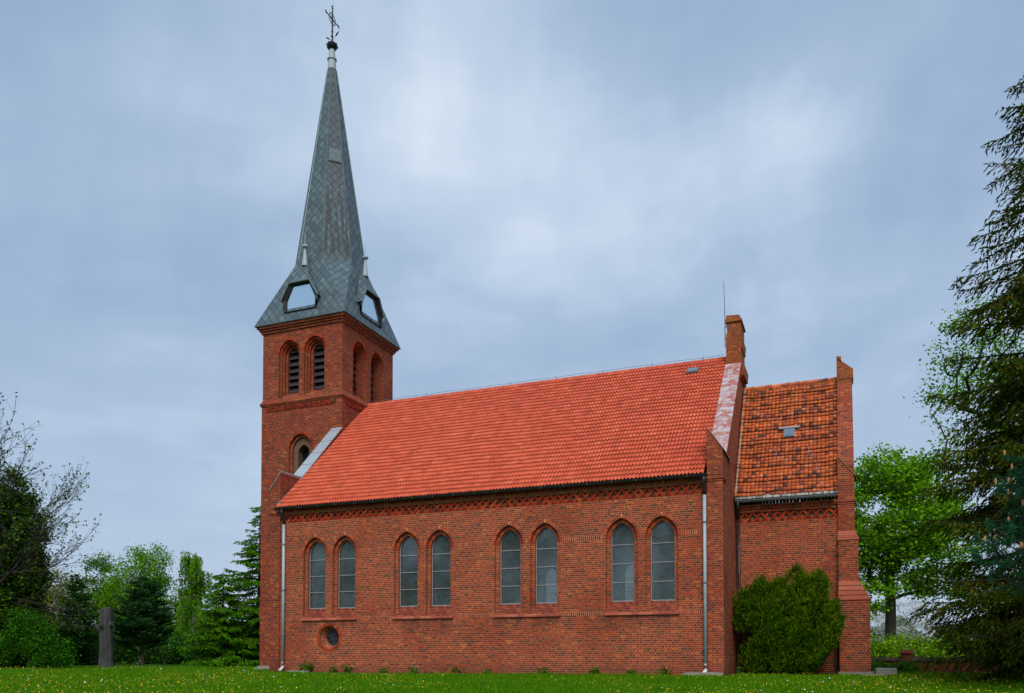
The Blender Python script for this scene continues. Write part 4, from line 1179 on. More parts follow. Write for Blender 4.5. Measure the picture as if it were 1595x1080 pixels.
# ------------------------------------------------------------------ ground and lawn
def gz(x, y):
    """ground height: flat by the church, falling a little towards the viewer"""
    d = -x * 0.3744 + y * 0.9273
    return -0.018 * np.maximum(0, 28.0 - d) + 0.0 * x
xs = np.concatenate([[-900, -400, -200, -120], np.arange(-90, 61, 3.0), [100, 200, 500, 900]])
ys = np.concatenate([[-300, -100, -40], np.arange(-10, 100, 3.0), [130, 200, 400, 1200]])
GX, GY = np.meshgrid(xs, ys); V = np.stack([GX, GY, np.maximum(gz(GX, GY), -1.2)], -1).reshape(-1, 3)
nx, ny = len(xs), len(ys); i, j = np.meshgrid(np.arange(nx - 1), np.arange(ny - 1)); a = (j * nx + i).ravel()
g = np_obj('ground', V, np.stack([a, a + 1, a + nx + 1, a + nx], 1), M['ground'], None, True)
g['kind'] = 'structure'

def view_pts(n, d0, d1, umin=-60, umax=1660, power=1.0):
    """random lawn spots in front of the viewer between two distances (metres)"""
    t = RNG.random(n) ** power; d = d0 + (d1 - d0) * t
    r = (umin + (umax - umin) * RNG.random(n) - 797.5) / 1285.7
    c, s = math.cos(0.383705), math.sin(0.383705)
    return d * (r * c - s), d * (r * s + c)
def not_church(x, y, m=0.05):
    a = (x > -23.6 - m) & (x < -3.8 + m) & (y > 29.55 - m) & (y < 44.1)
    b = (x > -4.0) & (x < 1.0 + m) & (y > 32.8 - m) & (y < 41)
    c = (x > -27.9 - m) & (x < -22.8) & (y > 34.1 - m) & (y < 39.4)
    return ~(a | b | c)
P_ = [view_pts(210000, 14.5, 31.5), view_pts(45000, 30, 50, -60, 470), view_pts(14000, 29, 38, 1300, 1660)]
gx = np.concatenate([p[0] for p in P_]); gy = np.concatenate([p[1] for p in P_])
k = not_church(gx, gy) & ~((gy > 29.15) & (gx > -24) & (gx < -3.8) & (RNG.random(len(gx)) < .55 + .4 * np.sin(gx * 2.1) * np.sin(gx * .7)))
gx, gy = gx[k], gy[k]; n = len(gx)
clump = 0.5 + 0.5 * np.sin(gx * 1.9 + 1.3 * np.sin(gy * 2.3)) * np.sin(gy * 1.7 + 1.1 * np.sin(gx * 1.3))
patchy = 0.5 + 0.5 * np.sin(gx * .47 + 2 * np.sin(gy * .31)) * np.sin(gy * .83 + gx * .21)
hgt = (0.035 + (0.05 + 0.09 * patchy) * clump * RNG.random(n) + 0.03 * RNG.random(n))
near = np.clip((gy - 28.4) / 1.1, 0, 1) * ((gx > -24) & (gx < -3.9))
hgt = hgt * (1 + 0.9 * near * RNG.random(n))
az = RNG.random(n) * 2 * math.pi; wd = 0.007 + 0.006 * RNG.random(n); lean = 0.55 * RNG.random(n) * hgt
base = np.stack([gx, gy, gz(gx, gy) - 0.01], 1)
side = np.stack([np.cos(az), np.sin(az), 0 * az], 1) * wd[:, None]
a2 = RNG.random(n) * 2 * math.pi
tip = base + np.stack([np.cos(a2) * lean, np.sin(a2) * lean, hgt], 1)
V = np.stack([base - side, base + side, tip], 1).reshape(-1, 3)
o = np_obj('grass', V, np.arange(3 * n).reshape(-1, 3), M['grass'])
tag(o, 'mown green lawn grass around the church', 'grass', kind='stuff')

def flowers(name, n, size, mat, label, pts, hmul):
    fx, fy = pts; k = not_church(fx, fy, .2); fx, fy = fx[k], fy[k]
    dens = np.sin(fx * 0.9 + 2 * np.sin(fy * 0.6)) + np.sin(fx * 0.31 + 1.0) + RNG.normal(0, .7, len(fx))
    k = dens > 0.15; fx, fy = fx[k], fy[k]; n = len(fx)
    z = gz(fx, fy) + hmul * (0.06 + 0.07 * RNG.random(n)); r = size * (0.7 + 0.6 * RNG.random(n))
    ang = np.arange(6) * math.pi / 3
    tl = RNG.normal(0, .45, (n, 2))
    V = []
    for a in ang:
        V.append(np.stack([fx + r * math.cos(a), fy + r * math.sin(a), z + r * (tl[:, 0] * math.cos(a) + tl[:, 1] * math.sin(a))], 1))
    V = np.stack(V, 1); top = np.stack([fx, fy, z + r * .8], 1)[:, None, :]
    V = np.concatenate([V, top], 1).reshape(-1, 3)
    b = np.arange(n)[:, None, None] * 7
    F = (b + np.array([[i, (i + 1) % 6, 6] for i in range(6)])[None]).reshape(-1, 3)
    o = np_obj(name, V, F, mat); tag(o, label, 'flowers', kind='stuff')
p1, p2 = view_pts(6800, 15, 28.5, 0, 1600), view_pts(1300, 29, 45, 0, 420)
flowers('yellow_flowers', 0, .0115, M['yellow'], 'yellow buttercup flowers scattered through the lawn', (np.concatenate([p1[0], p2[0]]), np.concatenate([p1[1], p2[1]])), 1.1)
p1, p2 = view_pts(120, 16, 28, 0, 1600), view_pts(150, 30, 46, 0, 420)
flowers('white_flowers', 0, .021, M['whitepetal'], 'white dandelion heads dotted through the lawn', (np.concatenate([p1[0], p2[0]]), np.concatenate([p1[1], p2[1]])), 1.4)

# flat stones at the foot of the walls
def slab(x, y, w_, d_, h_, rz, label, name='stone_slab'):
    rr = np.random.default_rng(int(abs(x * 97 + y * 13)))
    m_ = MB(); k = 9; bot, top = [], []
    for i in range(k):
        a = 2 * math.pi * i / k; q = 1 + rr.uniform(-.12, .12); s = abs(math.cos(a)) ** .5 * (1 if math.cos(a) > 0 else -1), abs(math.sin(a)) ** .5 * (1 if math.sin(a) > 0 else -1)
        bot.append((w_/2 * s[0] * q, d_/2 * s[1] * q, -.1)); top.append((w_/2 * s[0] * q * .93, d_/2 * s[1] * q * .9, h_ * rr.uniform(.8, 1.1)))
    m_.hexa(bot, top); o = m_.build(name, M['stone'])
    o.location = (x, y, float(gz(x, y))); o.rotation_euler = (0, 0, rz); tag(o, label, 'stone slab')
slab(-26.3, 33.7, 2.2, .6, .10, .05, 'long grey stone slab at the foot of the church tower')
slab(-21.6, 29.15, 1.0, .5, .07, .1, 'flat grey stone in the grass below the round window')
slab(-4.6, 29.3, 1.6, .5, .14, 0, 'grey stone slab under the right-hand nave downpipe')
slab(1.35, 33.1, .75, .6, .26, .3, 'grey boulder lying beside the chancel buttress')
slab(.9, 31.6, .9, .6, .06, .5, 'low flat stone in the grass in front of the chancel buttress')
slab(-2.9, 33.0, 1.5, .5, .12, 0, 'dark stone edging under the juniper bush')

# ------------------------------------------------------------------ cut tree trunk
st_o = empty('tree_stump', (-38.2, 34.18, 0), 'tall grey cut tree trunk standing bare on the lawn', 'tree stump')
st_o.scale = (.90, .90, 1.0)
m_ = MB(); k = 22; rows = []
for zi, (z, r) in enumerate(((-.1, .52), (.12, .46), (.4, .415), (.8, .39), (1.3, .385), (1.8, .38), (2.2, .39), (2.45, .40), (2.7, .39), (3.0, .385), (3.24, .38), (3.27, .36))):
    rows.append([((r * (1 + .05*math.sin(3*2*math.pi*j/k + z*.6) + .03*math.sin(7*2*math.pi*j/k + z*1.1))) * math.cos(2*math.pi*j/k) + .015*z,
                  (r * (1 + .05*math.sin(3*2*math.pi*j/k + z*.6) + .03*math.sin(7*2*math.pi*j/k + z*1.1))) * math.sin(2*math.pi*j/k), z + (.06*math.cos(2*math.pi*j/k) if z > 3.2 else 0)) for j in range(k)])
for ra, rb in zip(rows, rows[1:]):
    for j in range(k): m_.face([ra[j], ra[(j+1) % k], rb[(j+1) % k], rb[j]])
m_.face(rows[-1])
m_.build('trunk', M['stump'], st_o)
for (a, z, ln) in ((3.75, 2.28, .20), (-.15, 2.42, .16), (4.9, 2.36, .12)):
    kb = MB(); c, s = math.cos(a), math.sin(a)
    kb.tube([(.30*c, .30*s, z - .12), (.46*c, .46*s, z - .02), ((.46+ln)*c, (.46+ln)*s, z + .03), ((.47+ln)*c, (.47+ln)*s, z + .03)], [.20, .15, .11, .07], 9)
    kb.build('branch_stub', M['stump'], st_o)

# ------------------------------------------------------------------ low brick wall at the right
wl = empty('boundary_wall', (6.5, 36.6, 0), 'low dark brick boundary wall with tiled cap and piers', 'wall')
def wpart(m_, name, mat):
    o = m_.build(name, mat, wl); o.matrix_parent_inverse = Matrix.Translation((-6.5, -36.6, 0)); return o
A, B = Vector((1.05, 38.3, 0)), Vector((13.5, 35.0, 0)); dv = (B - A).normalized(); nv = Vector((-dv.y, dv.x, 0))
def wbox(m_, s0, s1, t0, t1, z0, z1, taper=0):
    q = [A + dv*s0 + nv*t0, A + dv*s1 + nv*t0, A + dv*s1 + nv*t1, A + dv*s0 + nv*t1]
    q2 = [A + dv*s0 + nv*(t0+taper), A + dv*s1 + nv*(t0+taper), A + dv*s1 + nv*(t1-taper), A + dv*s0 + nv*(t1-taper)]
    m_.hexa([p + Vector((0, 0, z0)) for p in q], [p + Vector((0, 0, z1)) for p in q2])
Lw = (B - A).length
m_ = MB(); wbox(m_, 0, Lw, -.12, .12, -.2, .50); wpart(m_, 'wall_panel', M['brick_wall'])
m_ = MB(); s = 0
while s < Lw:
    wbox(m_, s + .008, s + .25, -.20, .20, .505, .64, .13); s += .26
wpart(m_, 'coping_tile', island_mat('coping_clay', [(0, (.025, .018, .018)), (.6, (.055, .030, .027)), (1, (.09, .05, .04))]))
for s in (1.35, 3.95, 6.6, 9.2):
    m_ = MB(); wbox(m_, s - .19, s + .19, -.19, .19, -.2, .78); wbox(m_, s - .23, s + .23, -.23, .23, .78, .84); wbox(m_, s - .22, s + .22, -.22, .22, .84, .96, .16)
    wpart(m_, 'wall_pier', M['brick_wall'])

# ------------------------------------------------------------------ trees and shrubs
def unit(v): return v / np.maximum(np.linalg.norm(v, axis=-1, keepdims=True), 1e-9)
def rdir(n, rg): return unit(rg.normal(0, 1, (n, 3)))
def leaf_quads(C, D, Nrm, ln, wd):
    """rhombic leaves: centres, directions, normals, lengths, widths"""
    S = unit(np.cross(D, Nrm)); ln = np.asarray(ln)[:, None]; wd = np.asarray(wd)[:, None]
    V = np.stack([C - D * ln * .5, C + S * wd * .5, C + D * ln * .5, C - S * wd * .5], 1)
    return V.reshape(-1, 3), np.arange(len(C) * 4).reshape(-1, 4)
class Tubes:
    def __init__(s): s.V = []; s.F = []; s.b = 0
    def add(s, P0, P1, R0, R1, k=5):
        """independent tapered segments, arrays of end points and radii"""
        P0, P1 = np.asarray(P0, float), np.asarray(P1, float); n = len(P0)
        if n == 0: return
        T = unit(P1 - P0); ref = np.where(np.abs(T[:, 2:3]) > .9, np.array([[1., 0, 0]]), np.array([[0, 0, 1.]]))
        A = unit(np.cross(T, ref)); B = np.cross(T, A)
        q = np.arange(k) * 2 * math.pi / k
        ring = A[:, None, :] * np.cos(q)[None, :, None] + B[:, None, :] * np.sin(q)[None, :, None]
        V = np.concatenate([P0[:, None] + ring * np.asarray(R0)[:, None, None], P1[:, None] + ring * np.asarray(R1)[:, None, None]], 1)
        s.V.append(V.reshape(-1, 3)); j = np.arange(k); j2 = (j + 1) % k
        f = np.stack([j, j2, j2 + k, j + k], 1)
        s.F.append((s.b + np.arange(n)[:, None, None] * 2 * k + f[None]).reshape(-1, 4)); s.b += n * 2 * k
    def path(s, P, Rr, k=6):
        P = np.asarray(P, float); Rr = np.asarray(Rr, float); s.add(P[:-1], P[1:], Rr[:-1], Rr[1:], k)
    def build(s, name, mat, parent):
        return np_obj(name, np.concatenate(s.V), np.concatenate(s.F), mat, parent, True)
def skeleton(trunk, attr, rg, r_tip=.012, r_base=.25, step=.45, sag=.0, wob=.12):
    """grow limbs from the trunk to every attractor; returns Tubes"""
    nodes = [np.array(p, float) for p in trunk]; par = [-1] + list(range(len(trunk) - 1)); w_ = [0.0] * len(trunk)
    order = np.argsort(np.linalg.norm(attr - np.asarray(trunk[len(trunk) // 2]), axis=1))
    arr = np.zeros((len(attr) * 12 + len(trunk), 3)); arr[:len(trunk)] = nodes; cnt = len(trunk)
    for ai in order:
        a = attr[ai]; dd = arr[:cnt] - a
        cost = np.linalg.norm(dd, axis=1) + .6 * np.maximum(0, dd[:, 2])
        cost[:max(1, int(len(trunk) * .3))] += 5
        j = int(np.argmin(cost)); p = arr[j].copy(); L = np.linalg.norm(a - p); m = max(1, min(10, int(L / step)))
        prev = j
        for q in range(1, m + 1):
            t = q / m; pt = p + (a - p) * t
            if q < m: pt = pt + rg.normal(0, wob, 3) * min(1, L) * .5 + np.array([0, 0, sag * math.sin(t * math.pi) * L])
            if cnt >= len(arr): break
            arr[cnt] = pt; par.append(prev); w_.append(0.0); prev = cnt; cnt += 1
        w_[prev] += 1
    w_ = np.array(w_[:cnt])
    for i in range(cnt - 1, 0, -1):
        if par[i] >= 0: w_[par[i]] += w_[i]
    rad = np.maximum(r_tip, r_base * (np.maximum(w_, .3) / max(w_[0], 1)) ** .48)
    tb = Tubes(); idx = np.arange(1, cnt); pa = np.array(par[1:cnt])
    big = rad[idx] > .05
    for sel, k in ((big, 7), (~big, 4)):
        i = idx[sel]; tb.add(arr[pa[sel]], arr[i], np.minimum(rad[pa[sel]], rad[i] * 1.25), rad[i], k)
    return tb
def in_ellipsoids(n, ells, rg, shell=.55):
    """points inside a union of ellipsoids (cx, cy, cz, rx, ry, rz), biased to the outside"""
    vol = np.array([e[3] * e[4] * e[5] for e in ells]) ** .8; pick = rg.choice(len(ells), n, p=vol / vol.sum())
    E = np.array(ells)[pick]; d = rdir(n, rg); r = rg.random(n) ** (1/3); r = shell + (1 - shell) * r
    r = np.where(rg.random(n) < .22, rg.random(n) ** .5 * .7, r)
    return E[:, :3] + d * E[:, 3:] * r[:, None]
def broadleaf(name, loc, label, cat, h, ells, nat, per, spread, lsize, lmat, bark, r_base, seed, group=None, droop=0.0, trunk_top=.55, flat=.5, aspect=.6, lean=(0, 0)):
    rg = np.random.default_rng(seed); root = empty(name, loc, label, cat, group)
    attr = in_ellipsoids(nat, ells, rg)
    tt = h * trunk_top; trunk = [(lean[0]*t + .12 * math.sin(3*t), lean[1]*t + .1 * math.sin(2*t+1), -.1 + tt * t) for t in np.linspace(0, 1, 9)]
    skeleton(trunk, attr, rg, r_base=r_base).build('trunk', bark, root)
    n = nat * per; C = attr[np.repeat(np.arange(nat), per)] + rg.normal(0, 1, (n, 3)) * spread * np.array([1, 1, .62])
    C[:, 2] -= droop * rg.random(n) ** 1.5
    D = rdir(n, rg); D[:, 2] = D[:, 2] * .6 - .25 - droop * .5; D = unit(D)
    N_ = rdir(n, rg) * (1 - flat) + np.array([0, 0, flat]); N_ = unit(N_)
    ln = lsize * (.65 + .7 * rg.random(n)); V, F = leaf_quads(C, D, N_, ln, ln * aspect)
    np_obj('crown', V, F, lmat, root)
    return root

# ---- conifers built from whorls of drooping boughs
def conifer(name, loc, label, cat, h, z0, r0, whorls, per, lmat, bark, seed, sprig=(.20, .05), rise=.25, sagk=.5, dens=1.0, trunk_r=.16, hang=.5, zj=.5, shape=1.0, group=None, gap=0.0, minr=.25, secl=.42, ragged=.25, low_extra=0):
    rg = np.random.default_rng(seed); root = empty(name, loc, label, cat, group); tb = Tubes()
    P = [(.05*math.sin(z*.7), .05*math.cos(z*.9), z) for z in np.linspace(-.1, h, 16)]
    tb.path(P, np.linspace(trunk_r, .015, 16), 8)
    Cs, Ds, Ls = [], [], []
    for wi in range(whorls):
        t = (wi + rg.uniform(-.3, .3)) / whorls; z = z0 + (h - z0) * max(0, t) ** .95
        L0 = (r0 * (1 - max(0, t)) ** shape + minr)
        for b in range(per + int(round(low_extra * max(0, 1 - max(0, t) * 2.2)))):
            if rg.random() < gap * min(1.0, max(0, t) * 2.2): continue
            zk = z + zj * rg.uniform(-1, 1) * (h - z0) / whorls
            rs_, sg_ = rise * rg.uniform(.6, 1.5), sagk * rg.uniform(.7, 1.3)
            a = 2 * math.pi * (b + rg.random()) / per + wi * .7; L = L0 * rg.uniform(1 - ragged * 1.6, 1 + ragged)
            dv = np.array([math.cos(a), math.sin(a), 0]); m = 9; ss = np.linspace(0, 1, m)
            zz = L * (rs_ * ss - sg_ * ss ** 1.6 + sg_ * .42 * ss ** 3.2)
            pts = np.array([0, 0, zk]) + dv[None] * (L * ss)[:, None]; pts[:, 2] += zz
            pts += rg.normal(0, .03 * L, (1, 3)) * ss[:, None]
            tb.path(pts, np.linspace(.012 + .012 * L, .006, m), 4)
            ns = max(5, int(L * 9 * dens)); sd = np.cross(dv, [0, 0, 1])
            for q in range(ns):
                s = .16 + .84 * (q + rg.random()) / ns
                fi = s * (m - 1); i0 = min(m - 2, int(fi)); p = pts[i0] + (pts[i0+1] - pts[i0]) * (fi - i0)
                for sg in (-1, 1):
                    l2 = L * secl * (1.08 - s * .78) * rg.uniform(.6, 1.15) + .10
                    d2 = unit(dv * rg.uniform(.45, .9) + sg * sd * rg.uniform(.5, 1.0) + np.array([0, 0, -hang * rg.uniform(.3, 1.2) + .1]))
                    k = max(2, int(l2 / (sprig[0] * .48)))
                    st = (np.arange(k) + .5) / k
                    c = p + d2[None] * (l2 * st)[:, None]; c[:, 2] -= hang * .35 * l2 * st ** 2
                    dd = np.repeat(d2[None], k, 0) + rg.normal(0, .28, (k, 3)); dd[:, 2] -= hang * .3 * st
                    Cs.append(c + rg.normal(0, .02, (k, 3))); Ds.append(unit(dd)); Ls.append(sprig[0] * (.75 + .5 * rg.random(k)))
    tb.build('trunk', bark, root)
    C, D, L = np.concatenate(Cs), np.concatenate(Ds), np.concatenate(Ls); n = len(C)
    N1 = unit(rdir(n, rg) * .8 + np.array([0, 0, .6])); V1, F1 = leaf_quads(C, D, N1, L, np.full(n, sprig[1]) * (.8 + .5 * rg.random(n)))
    N2 = unit(np.cross(D, N1)); V2, F2 = leaf_quads(C, D, N2, L * .9, np.full(n, sprig[1] * .8))
    np_obj('crown', np.concatenate([V1, V2]), np.concatenate([F1, F2 + len(V1)]), lmat, root)
    return root

def fan_branches(tb, p, d, L, r, lev, rg, tips, up=.25, spread=.62, kids=(3, 5)):
    m = max(3, int(5 * L ** .5)); pts = [np.array(p, float)]; dd = np.array(d, float)
    for i in range(m):
        dd = unit(dd + rg.normal(0, .11, 3) + np.array([0, 0, up * .11])); pts.append(pts[-1] + dd * L / m)
    r1 = r * .42; rr = np.linspace(r, r1, m + 1); tb.path(pts, rr, 6 if r > .03 else 4)
    if lev == 0: tips.append((pts[-1], dd)); return
    n = rg.integers(*kids)
    for i in range(n):
        s = rg.uniform(.28, .97); k = min(m - 1, int(s * m)); q = pts[k] + (pts[k+1] - pts[k]) * (s * m - k)
        nd = unit(dd + rdir(1, rg)[0] * spread)
        fan_branches(tb, q, nd, L * rg.uniform(.42, .68), max(.011, rr[k] * .60), lev - 1, rg, tips, up, spread, kids)
    fan_branches(tb, pts[-1], dd, L * .55, max(.010, r1), lev - 1, rg, tips, up, spread, kids)

def shrub(name, loc, label, cat, ells, nat, per, spread, lsize, lmat, seed, group=None, flat=.4, aspect=.6):
    rg = np.random.default_rng(seed); root = empty(name, loc, label, cat, group)
    attr = in_ellipsoids(nat, ells, rg, .5); attr[:, 2] = np.maximum(attr[:, 2], .05)
    skeleton([(0, 0, -.05), (0, 0, .12), (.02, 0, .3)], attr, rg, r_tip=.008, r_base=.09).build('stems', M['bark_dark'], root)
    n = nat * per; C = attr[np.repeat(np.arange(nat), per)] + rg.normal(0, 1, (n, 3)) * spread; C[:, 2] = np.maximum(C[:, 2], .02)
    D = unit(rdir(n, rg) + np.array([0, 0, .1])); N_ = unit(rdir(n, rg) * (1 - flat) + np.array([0, 0, flat]))
    ln = lsize * (.65 + .7 * rg.random(n)); V, F = leaf_quads(C, D, N_, ln, ln * aspect); np_obj('foliage', V, F, lmat, root)
    return root

LM = {}
LM['maple'] = leaf_mat('fresh_maple_leaves', shades((0.165, 0.370, 0.010), .40, 1.35), .42, .5, .45, .8)
LM['spruce'] = leaf_mat('spruce_needles', [(0, (.010, .028, .002)), (.45, (.038, .074, .003)), (.8, (.085, .112, .004)), (1, (.16, .100, .012))], .15, .6, .55, 1.1)
LM['pine'] = leaf_mat('blue_green_pine_needles', shades((.020, .100, .038), .45, 1.7), .15, .5, .4, 1.2)
LM['farpine'] = leaf_mat('dark_pine_needles', shades((.034, .115, .026), .40, 1.8), .14, .6, .5, 1.0)
LM['larch'] = leaf_mat('soft_larch_needles', shades((.085, .240, .006), .35, 1.6), .30, .6, .5, .9)
LM['birch'] = leaf_mat('birch_leaves', shades((.120, .300, .004), .40, 1.5), .38, .5, .5, .7)
LM['birch2'] = leaf_mat('olive_birch_leaves', shades((.095, .230, .006), .40, 1.5), .38, .5, .5, .7)
LM['yellow'] = leaf_mat('yellow_green_leaves', shades((.21, .22, .022), .5, 1.5), .38, .5, .5, .8)
LM['ivy'] = leaf_mat('dark_ivy_leaves', [(0, (.006, .026, .002)), (.5, (.020, .075, .003)), (.82, (.065, .150, .003)), (1, (.21, .23, .004))], .15, .4, .5, .6)
LM['elder'] = leaf_mat('bright_elder_leaves', shades((.034, .135, .004), .28, 1.7), .30, .5, .6, 1.1)
LM['dark'] = leaf_mat('dark_evergreen_leaves', shades((.030, .105, .008), .35, 1.9), .16, .6, .5, .9)
LM['lime'] = leaf_mat('lime_green_leaves', shades((.20, .38, .004), .45, 1.4), .38, .5, .5, .9)
LM['juniper'] = leaf_mat('juniper_sprays', [(0, (.012, .042, .001)), (.35, (.040, .112, .001)), (.7, (.092, .185, .002)), (1, (.18, .26, .003))], .18, .6, .6, 1.3)
LM['bud'] = leaf_mat('opening_buds', shades((.060, .115, .018), .4, 1.6), .2)
LM['blossom'] = leaf_mat('white_blossom', shades((.55, .55, .53), .6, 1.3), .3, .7, .4, .8)
LM['weed'] = leaf_mat('weed_leaves', shades((.040, .165, .003), .45, 1.6), .25, .5, .4, 3.0)

# ---- juniper in front of the chancel: many upright feathery sprays
jr = np.random.default_rng(5)
ju = empty('juniper_bush', (-2.05, 32.25, 0), 'broad dense green juniper bush against the chancel wall', 'bush')
def ju_r(z):                               # outline radius by height
    return np.interp(z, [0, .5, 1.2, 2.0, 2.7, 3.2, 3.6, 3.95], [1.05, 1.42, 1.72, 1.86, 1.74, 1.45, .95, .30])
n = 14000
# plumes: leaning upright lobes, each a long narrow cone of sprays
pl = []
for q in range(75):
    za = jr.uniform(-.15, 2.6) if q % 3 else jr.uniform(-.2, .5); an = jr.uniform(0, 6.28); k_ = jr.uniform(.55, 1.0); r_ = ju_r(za + .45) * k_
    pl.append((r_ * math.cos(an) * .92 - .12, r_ * math.sin(an) * .50, za, jr.uniform(.9, 1.5), jr.uniform(.34, .52), math.cos(an), math.sin(an)))
pl += [(1.25, -.3, 1.3, 1.3, .36, 1.3, -.2), (1.35, -.35, .75, 1.3, .34, 1.4, -.2), (-1.2, -.35, 1.5, 1.25, .34, -.5, -.3), (.9, -.2, 2.3, 1.35, .40, .4, -.1), (.05, -.2, 2.4, 1.45, .42, .15, -.1), (-.5, -.2, 2.0, 1.4, .42, -.2, -.1), (.5, -.3, 2.3, 1.5, .40, .3, -.1)]
pl = np.array(pl); ip = jr.integers(0, len(pl), n); Q = pl[ip]
s_ = jr.random(n) ** .8; an = jr.random(n) * 6.28
wr = Q[:, 4] * (np.sin(np.clip(s_ * .9 + .12, 0, 1) * math.pi) ** .7) * (.55 + .5 * jr.random(n)); wr = np.maximum(wr, .03)
C = np.stack([Q[:, 0] + (.20 * Q[:, 5] + .22) * s_ * Q[:, 3] + wr * np.cos(an), Q[:, 1] + (.12 * Q[:, 6]) * s_ * Q[:, 3] + wr * np.sin(an) * .8, Q[:, 2] + s_ * Q[:, 3]], 1)
ok_ = (C[:, 2] < 3.92 - .30 * (C[:, 0] - .1) ** 2 + .15 * np.sin(C[:, 0] * 6)) & (C[:, 0] < .95 + .80 * np.maximum(C[:, 2], 0)) & (C[:, 0] > -1.62 - .22 * C[:, 2])
C, Q, an = C[ok_], Q[ok_], an[ok_]; n = len(C)
out = unit(np.stack([np.cos(an), np.sin(an), 0 * an], 1) + .4 * np.stack([Q[:, 5], Q[:, 6], 0 * an], 1))
D = unit(out * (.30 + .45 * jr.random(n))[:, None] + np.array([.30, -.05, .95]) + jr.normal(0, .22, (n, 3)))
L = .25 * (.6 + .8 * jr.random(n)); S = unit(np.cross(D, out + .001)); B2 = np.cross(D, S)
Vs, Fs, bb = [], [], 0
for k in range(11):
    t = k / 10; sgn = 1 if k % 2 else -1
    base = C + D * (L * (t * .9))[:, None]
    dd = unit(D * (.75 + .3 * t) + sgn * (S * (.55 - .2*t) + B2 * jr.normal(0, .35, n)[:, None]) * (1 if k < 10 else 0) + jr.normal(0, .12, (n, 3)))
    ln = L * (.52 - .25 * t) ; v, f = leaf_quads(base + dd * (ln * .5)[:, None], dd, unit(jr.normal(0, 1, (n, 3))), ln, ln * .20 + .008)
    Vs.append(v); Fs.append(f + bb); bb += len(v)
V = np.concatenate(Vs); V[:, 2] = np.abs(V[:, 2]); V[:, 1] = np.minimum(V[:, 1], 1.15)
V[:, 0] *= .95
np_obj('foliage', V, np.concatenate(Fs), LM['juniper'], ju)
tb = Tubes()
for i in range(16):
    a = jr.random() * 6.28; q = jr.uniform(.3, 1.1)
    P = np.array([[.15*math.cos(a), .1*math.sin(a), 0], [q*.5*math.cos(a), q*.35*math.sin(a), 1.0], [q*math.cos(a)+.1, q*.5*math.sin(a), 2.1], [q*1.1*math.cos(a)+.25, q*.5*math.sin(a), 3.0]])
    tb.path(P, [.05, .04, .025, .01], 6)
tb.build('stems', M['bark'], ju)

# ---- weeds along the foot of the nave wall
def weed(x, y, s, seed, label, dead=False):
    rg = np.random.default_rng(seed); o = None; n = 60
    a = rg.random(n) * 6.28; r = s * rg.random(n) ** .7 * .55; z = s * .75 * rg.random(n) * (1 - .55 * r / (s * .6))
    C = np.stack([r*np.cos(a), r*np.sin(a), z + .03], 1); D = unit(np.stack([np.cos(a), np.sin(a), .3 + 0*a], 1) + rg.normal(0, .35, (n, 3)))
    V, F = leaf_quads(C, D, unit(rg.normal(0, 1, (n, 3)) + [0, 0, 1.2]), np.full(n, s*.30), np.full(n, s*.16))
    V[:, 2] = np.maximum(V[:, 2], 0)
    o = np_obj('weed', V, F, LM['weed']); o.location = (x, y, float(gz(x, y))); tag(o, label, 'weed', 'weeds along the foot of the church wall')
for i, (x, s, lab) in enumerate(((-21.35, .62, 'leafy weed below the round window, largest of the row'), (-20.0, .36, 'small weed right of the round window foot'), (-19.3, .45, 'weed under the first window pair, by its right edge'),
        (-17.6, .34, 'small weed under the left edge of the second window pair'), (-16.2, .40, 'weed under the middle of the second window pair'), (-14.3, .36, 'weed between the second and third window pairs'),
        (-12.9, .30, 'small weed under the left edge of the third window pair'), (-10.6, .42, 'weed under the right half of the third window pair'), (-8.6, .40, 'weed between the third and last window pairs'),
        (-7.2, .34, 'small weed under the left window of the last pair'), (-6.0, .45, 'weed under the right window of the last pair'))):
    weed(x, 29.42, s, 40 + i, lab)
weed(-3.45, 32.2, .62, 60, 'leafy weed between the nave corner and the juniper')

# ---- right side
broadleaf('maple_tree', (2.86, 63.7, 0), 'large fresh green maple tree spreading behind the chancel', 'tree', 15.2,
    [(0, 0, 10.6, 4.6, 4.2, 3.6), (-2.6, .5, 8.0, 3.2, 3.2, 2.6), (2.7, -.5, 8.4, 3.0, 3.2, 3.0), (.3, 0, 13.2, 2.7, 2.6, 1.9), (-1.6, -1.5, 5.2, 2.3, 2.2, 1.5), (3.3, .3, 5.6, 2.2, 2.0, 1.4), (-3.9, 0, 11.2, 2.0, 2.0, 2.0)],
    520, 74, .46, .24, LM['maple'], M['bark_dark'], .36, 21, flat=.55, aspect=.75, trunk_top=.5)
conifer('spruce_tree', (5.9, 28.25, 0), 'tall ragged dark spruce tree at the right edge', 'tree', 19.6, 1.0, 3.15, 36, 7, LM['spruce'], M['bark_dark'], 31,
    sprig=(.22, .050), rise=.30, sagk=.62, dens=1.0, trunk_r=.26, hang=.80, shape=.66, gap=.14, minr=.58, secl=.36, ragged=.15, zj=1.2, low_extra=7)
broadleaf('ash_tree', (7.35, 41.8, 0), 'light green small leaved tree showing behind the spruce', 'tree', 17.6,
    [(-.6, 0, 14.0, 2.7, 2.6, 3.2), (-2.4, 0, 12.6, 1.9, 1.8, 1.9), (1.5, .3, 11.5, 2.8, 2.6, 2.6), (-1.6, 0, 9.6, 2.5, 2.0, 1.2), (-2.9, .2, 9.9, 1.1, 1.0, .6)],
    300, 40, .34, .15, LM['birch'], M['bark_dark'], .24, 22, flat=.4, trunk_top=.7)
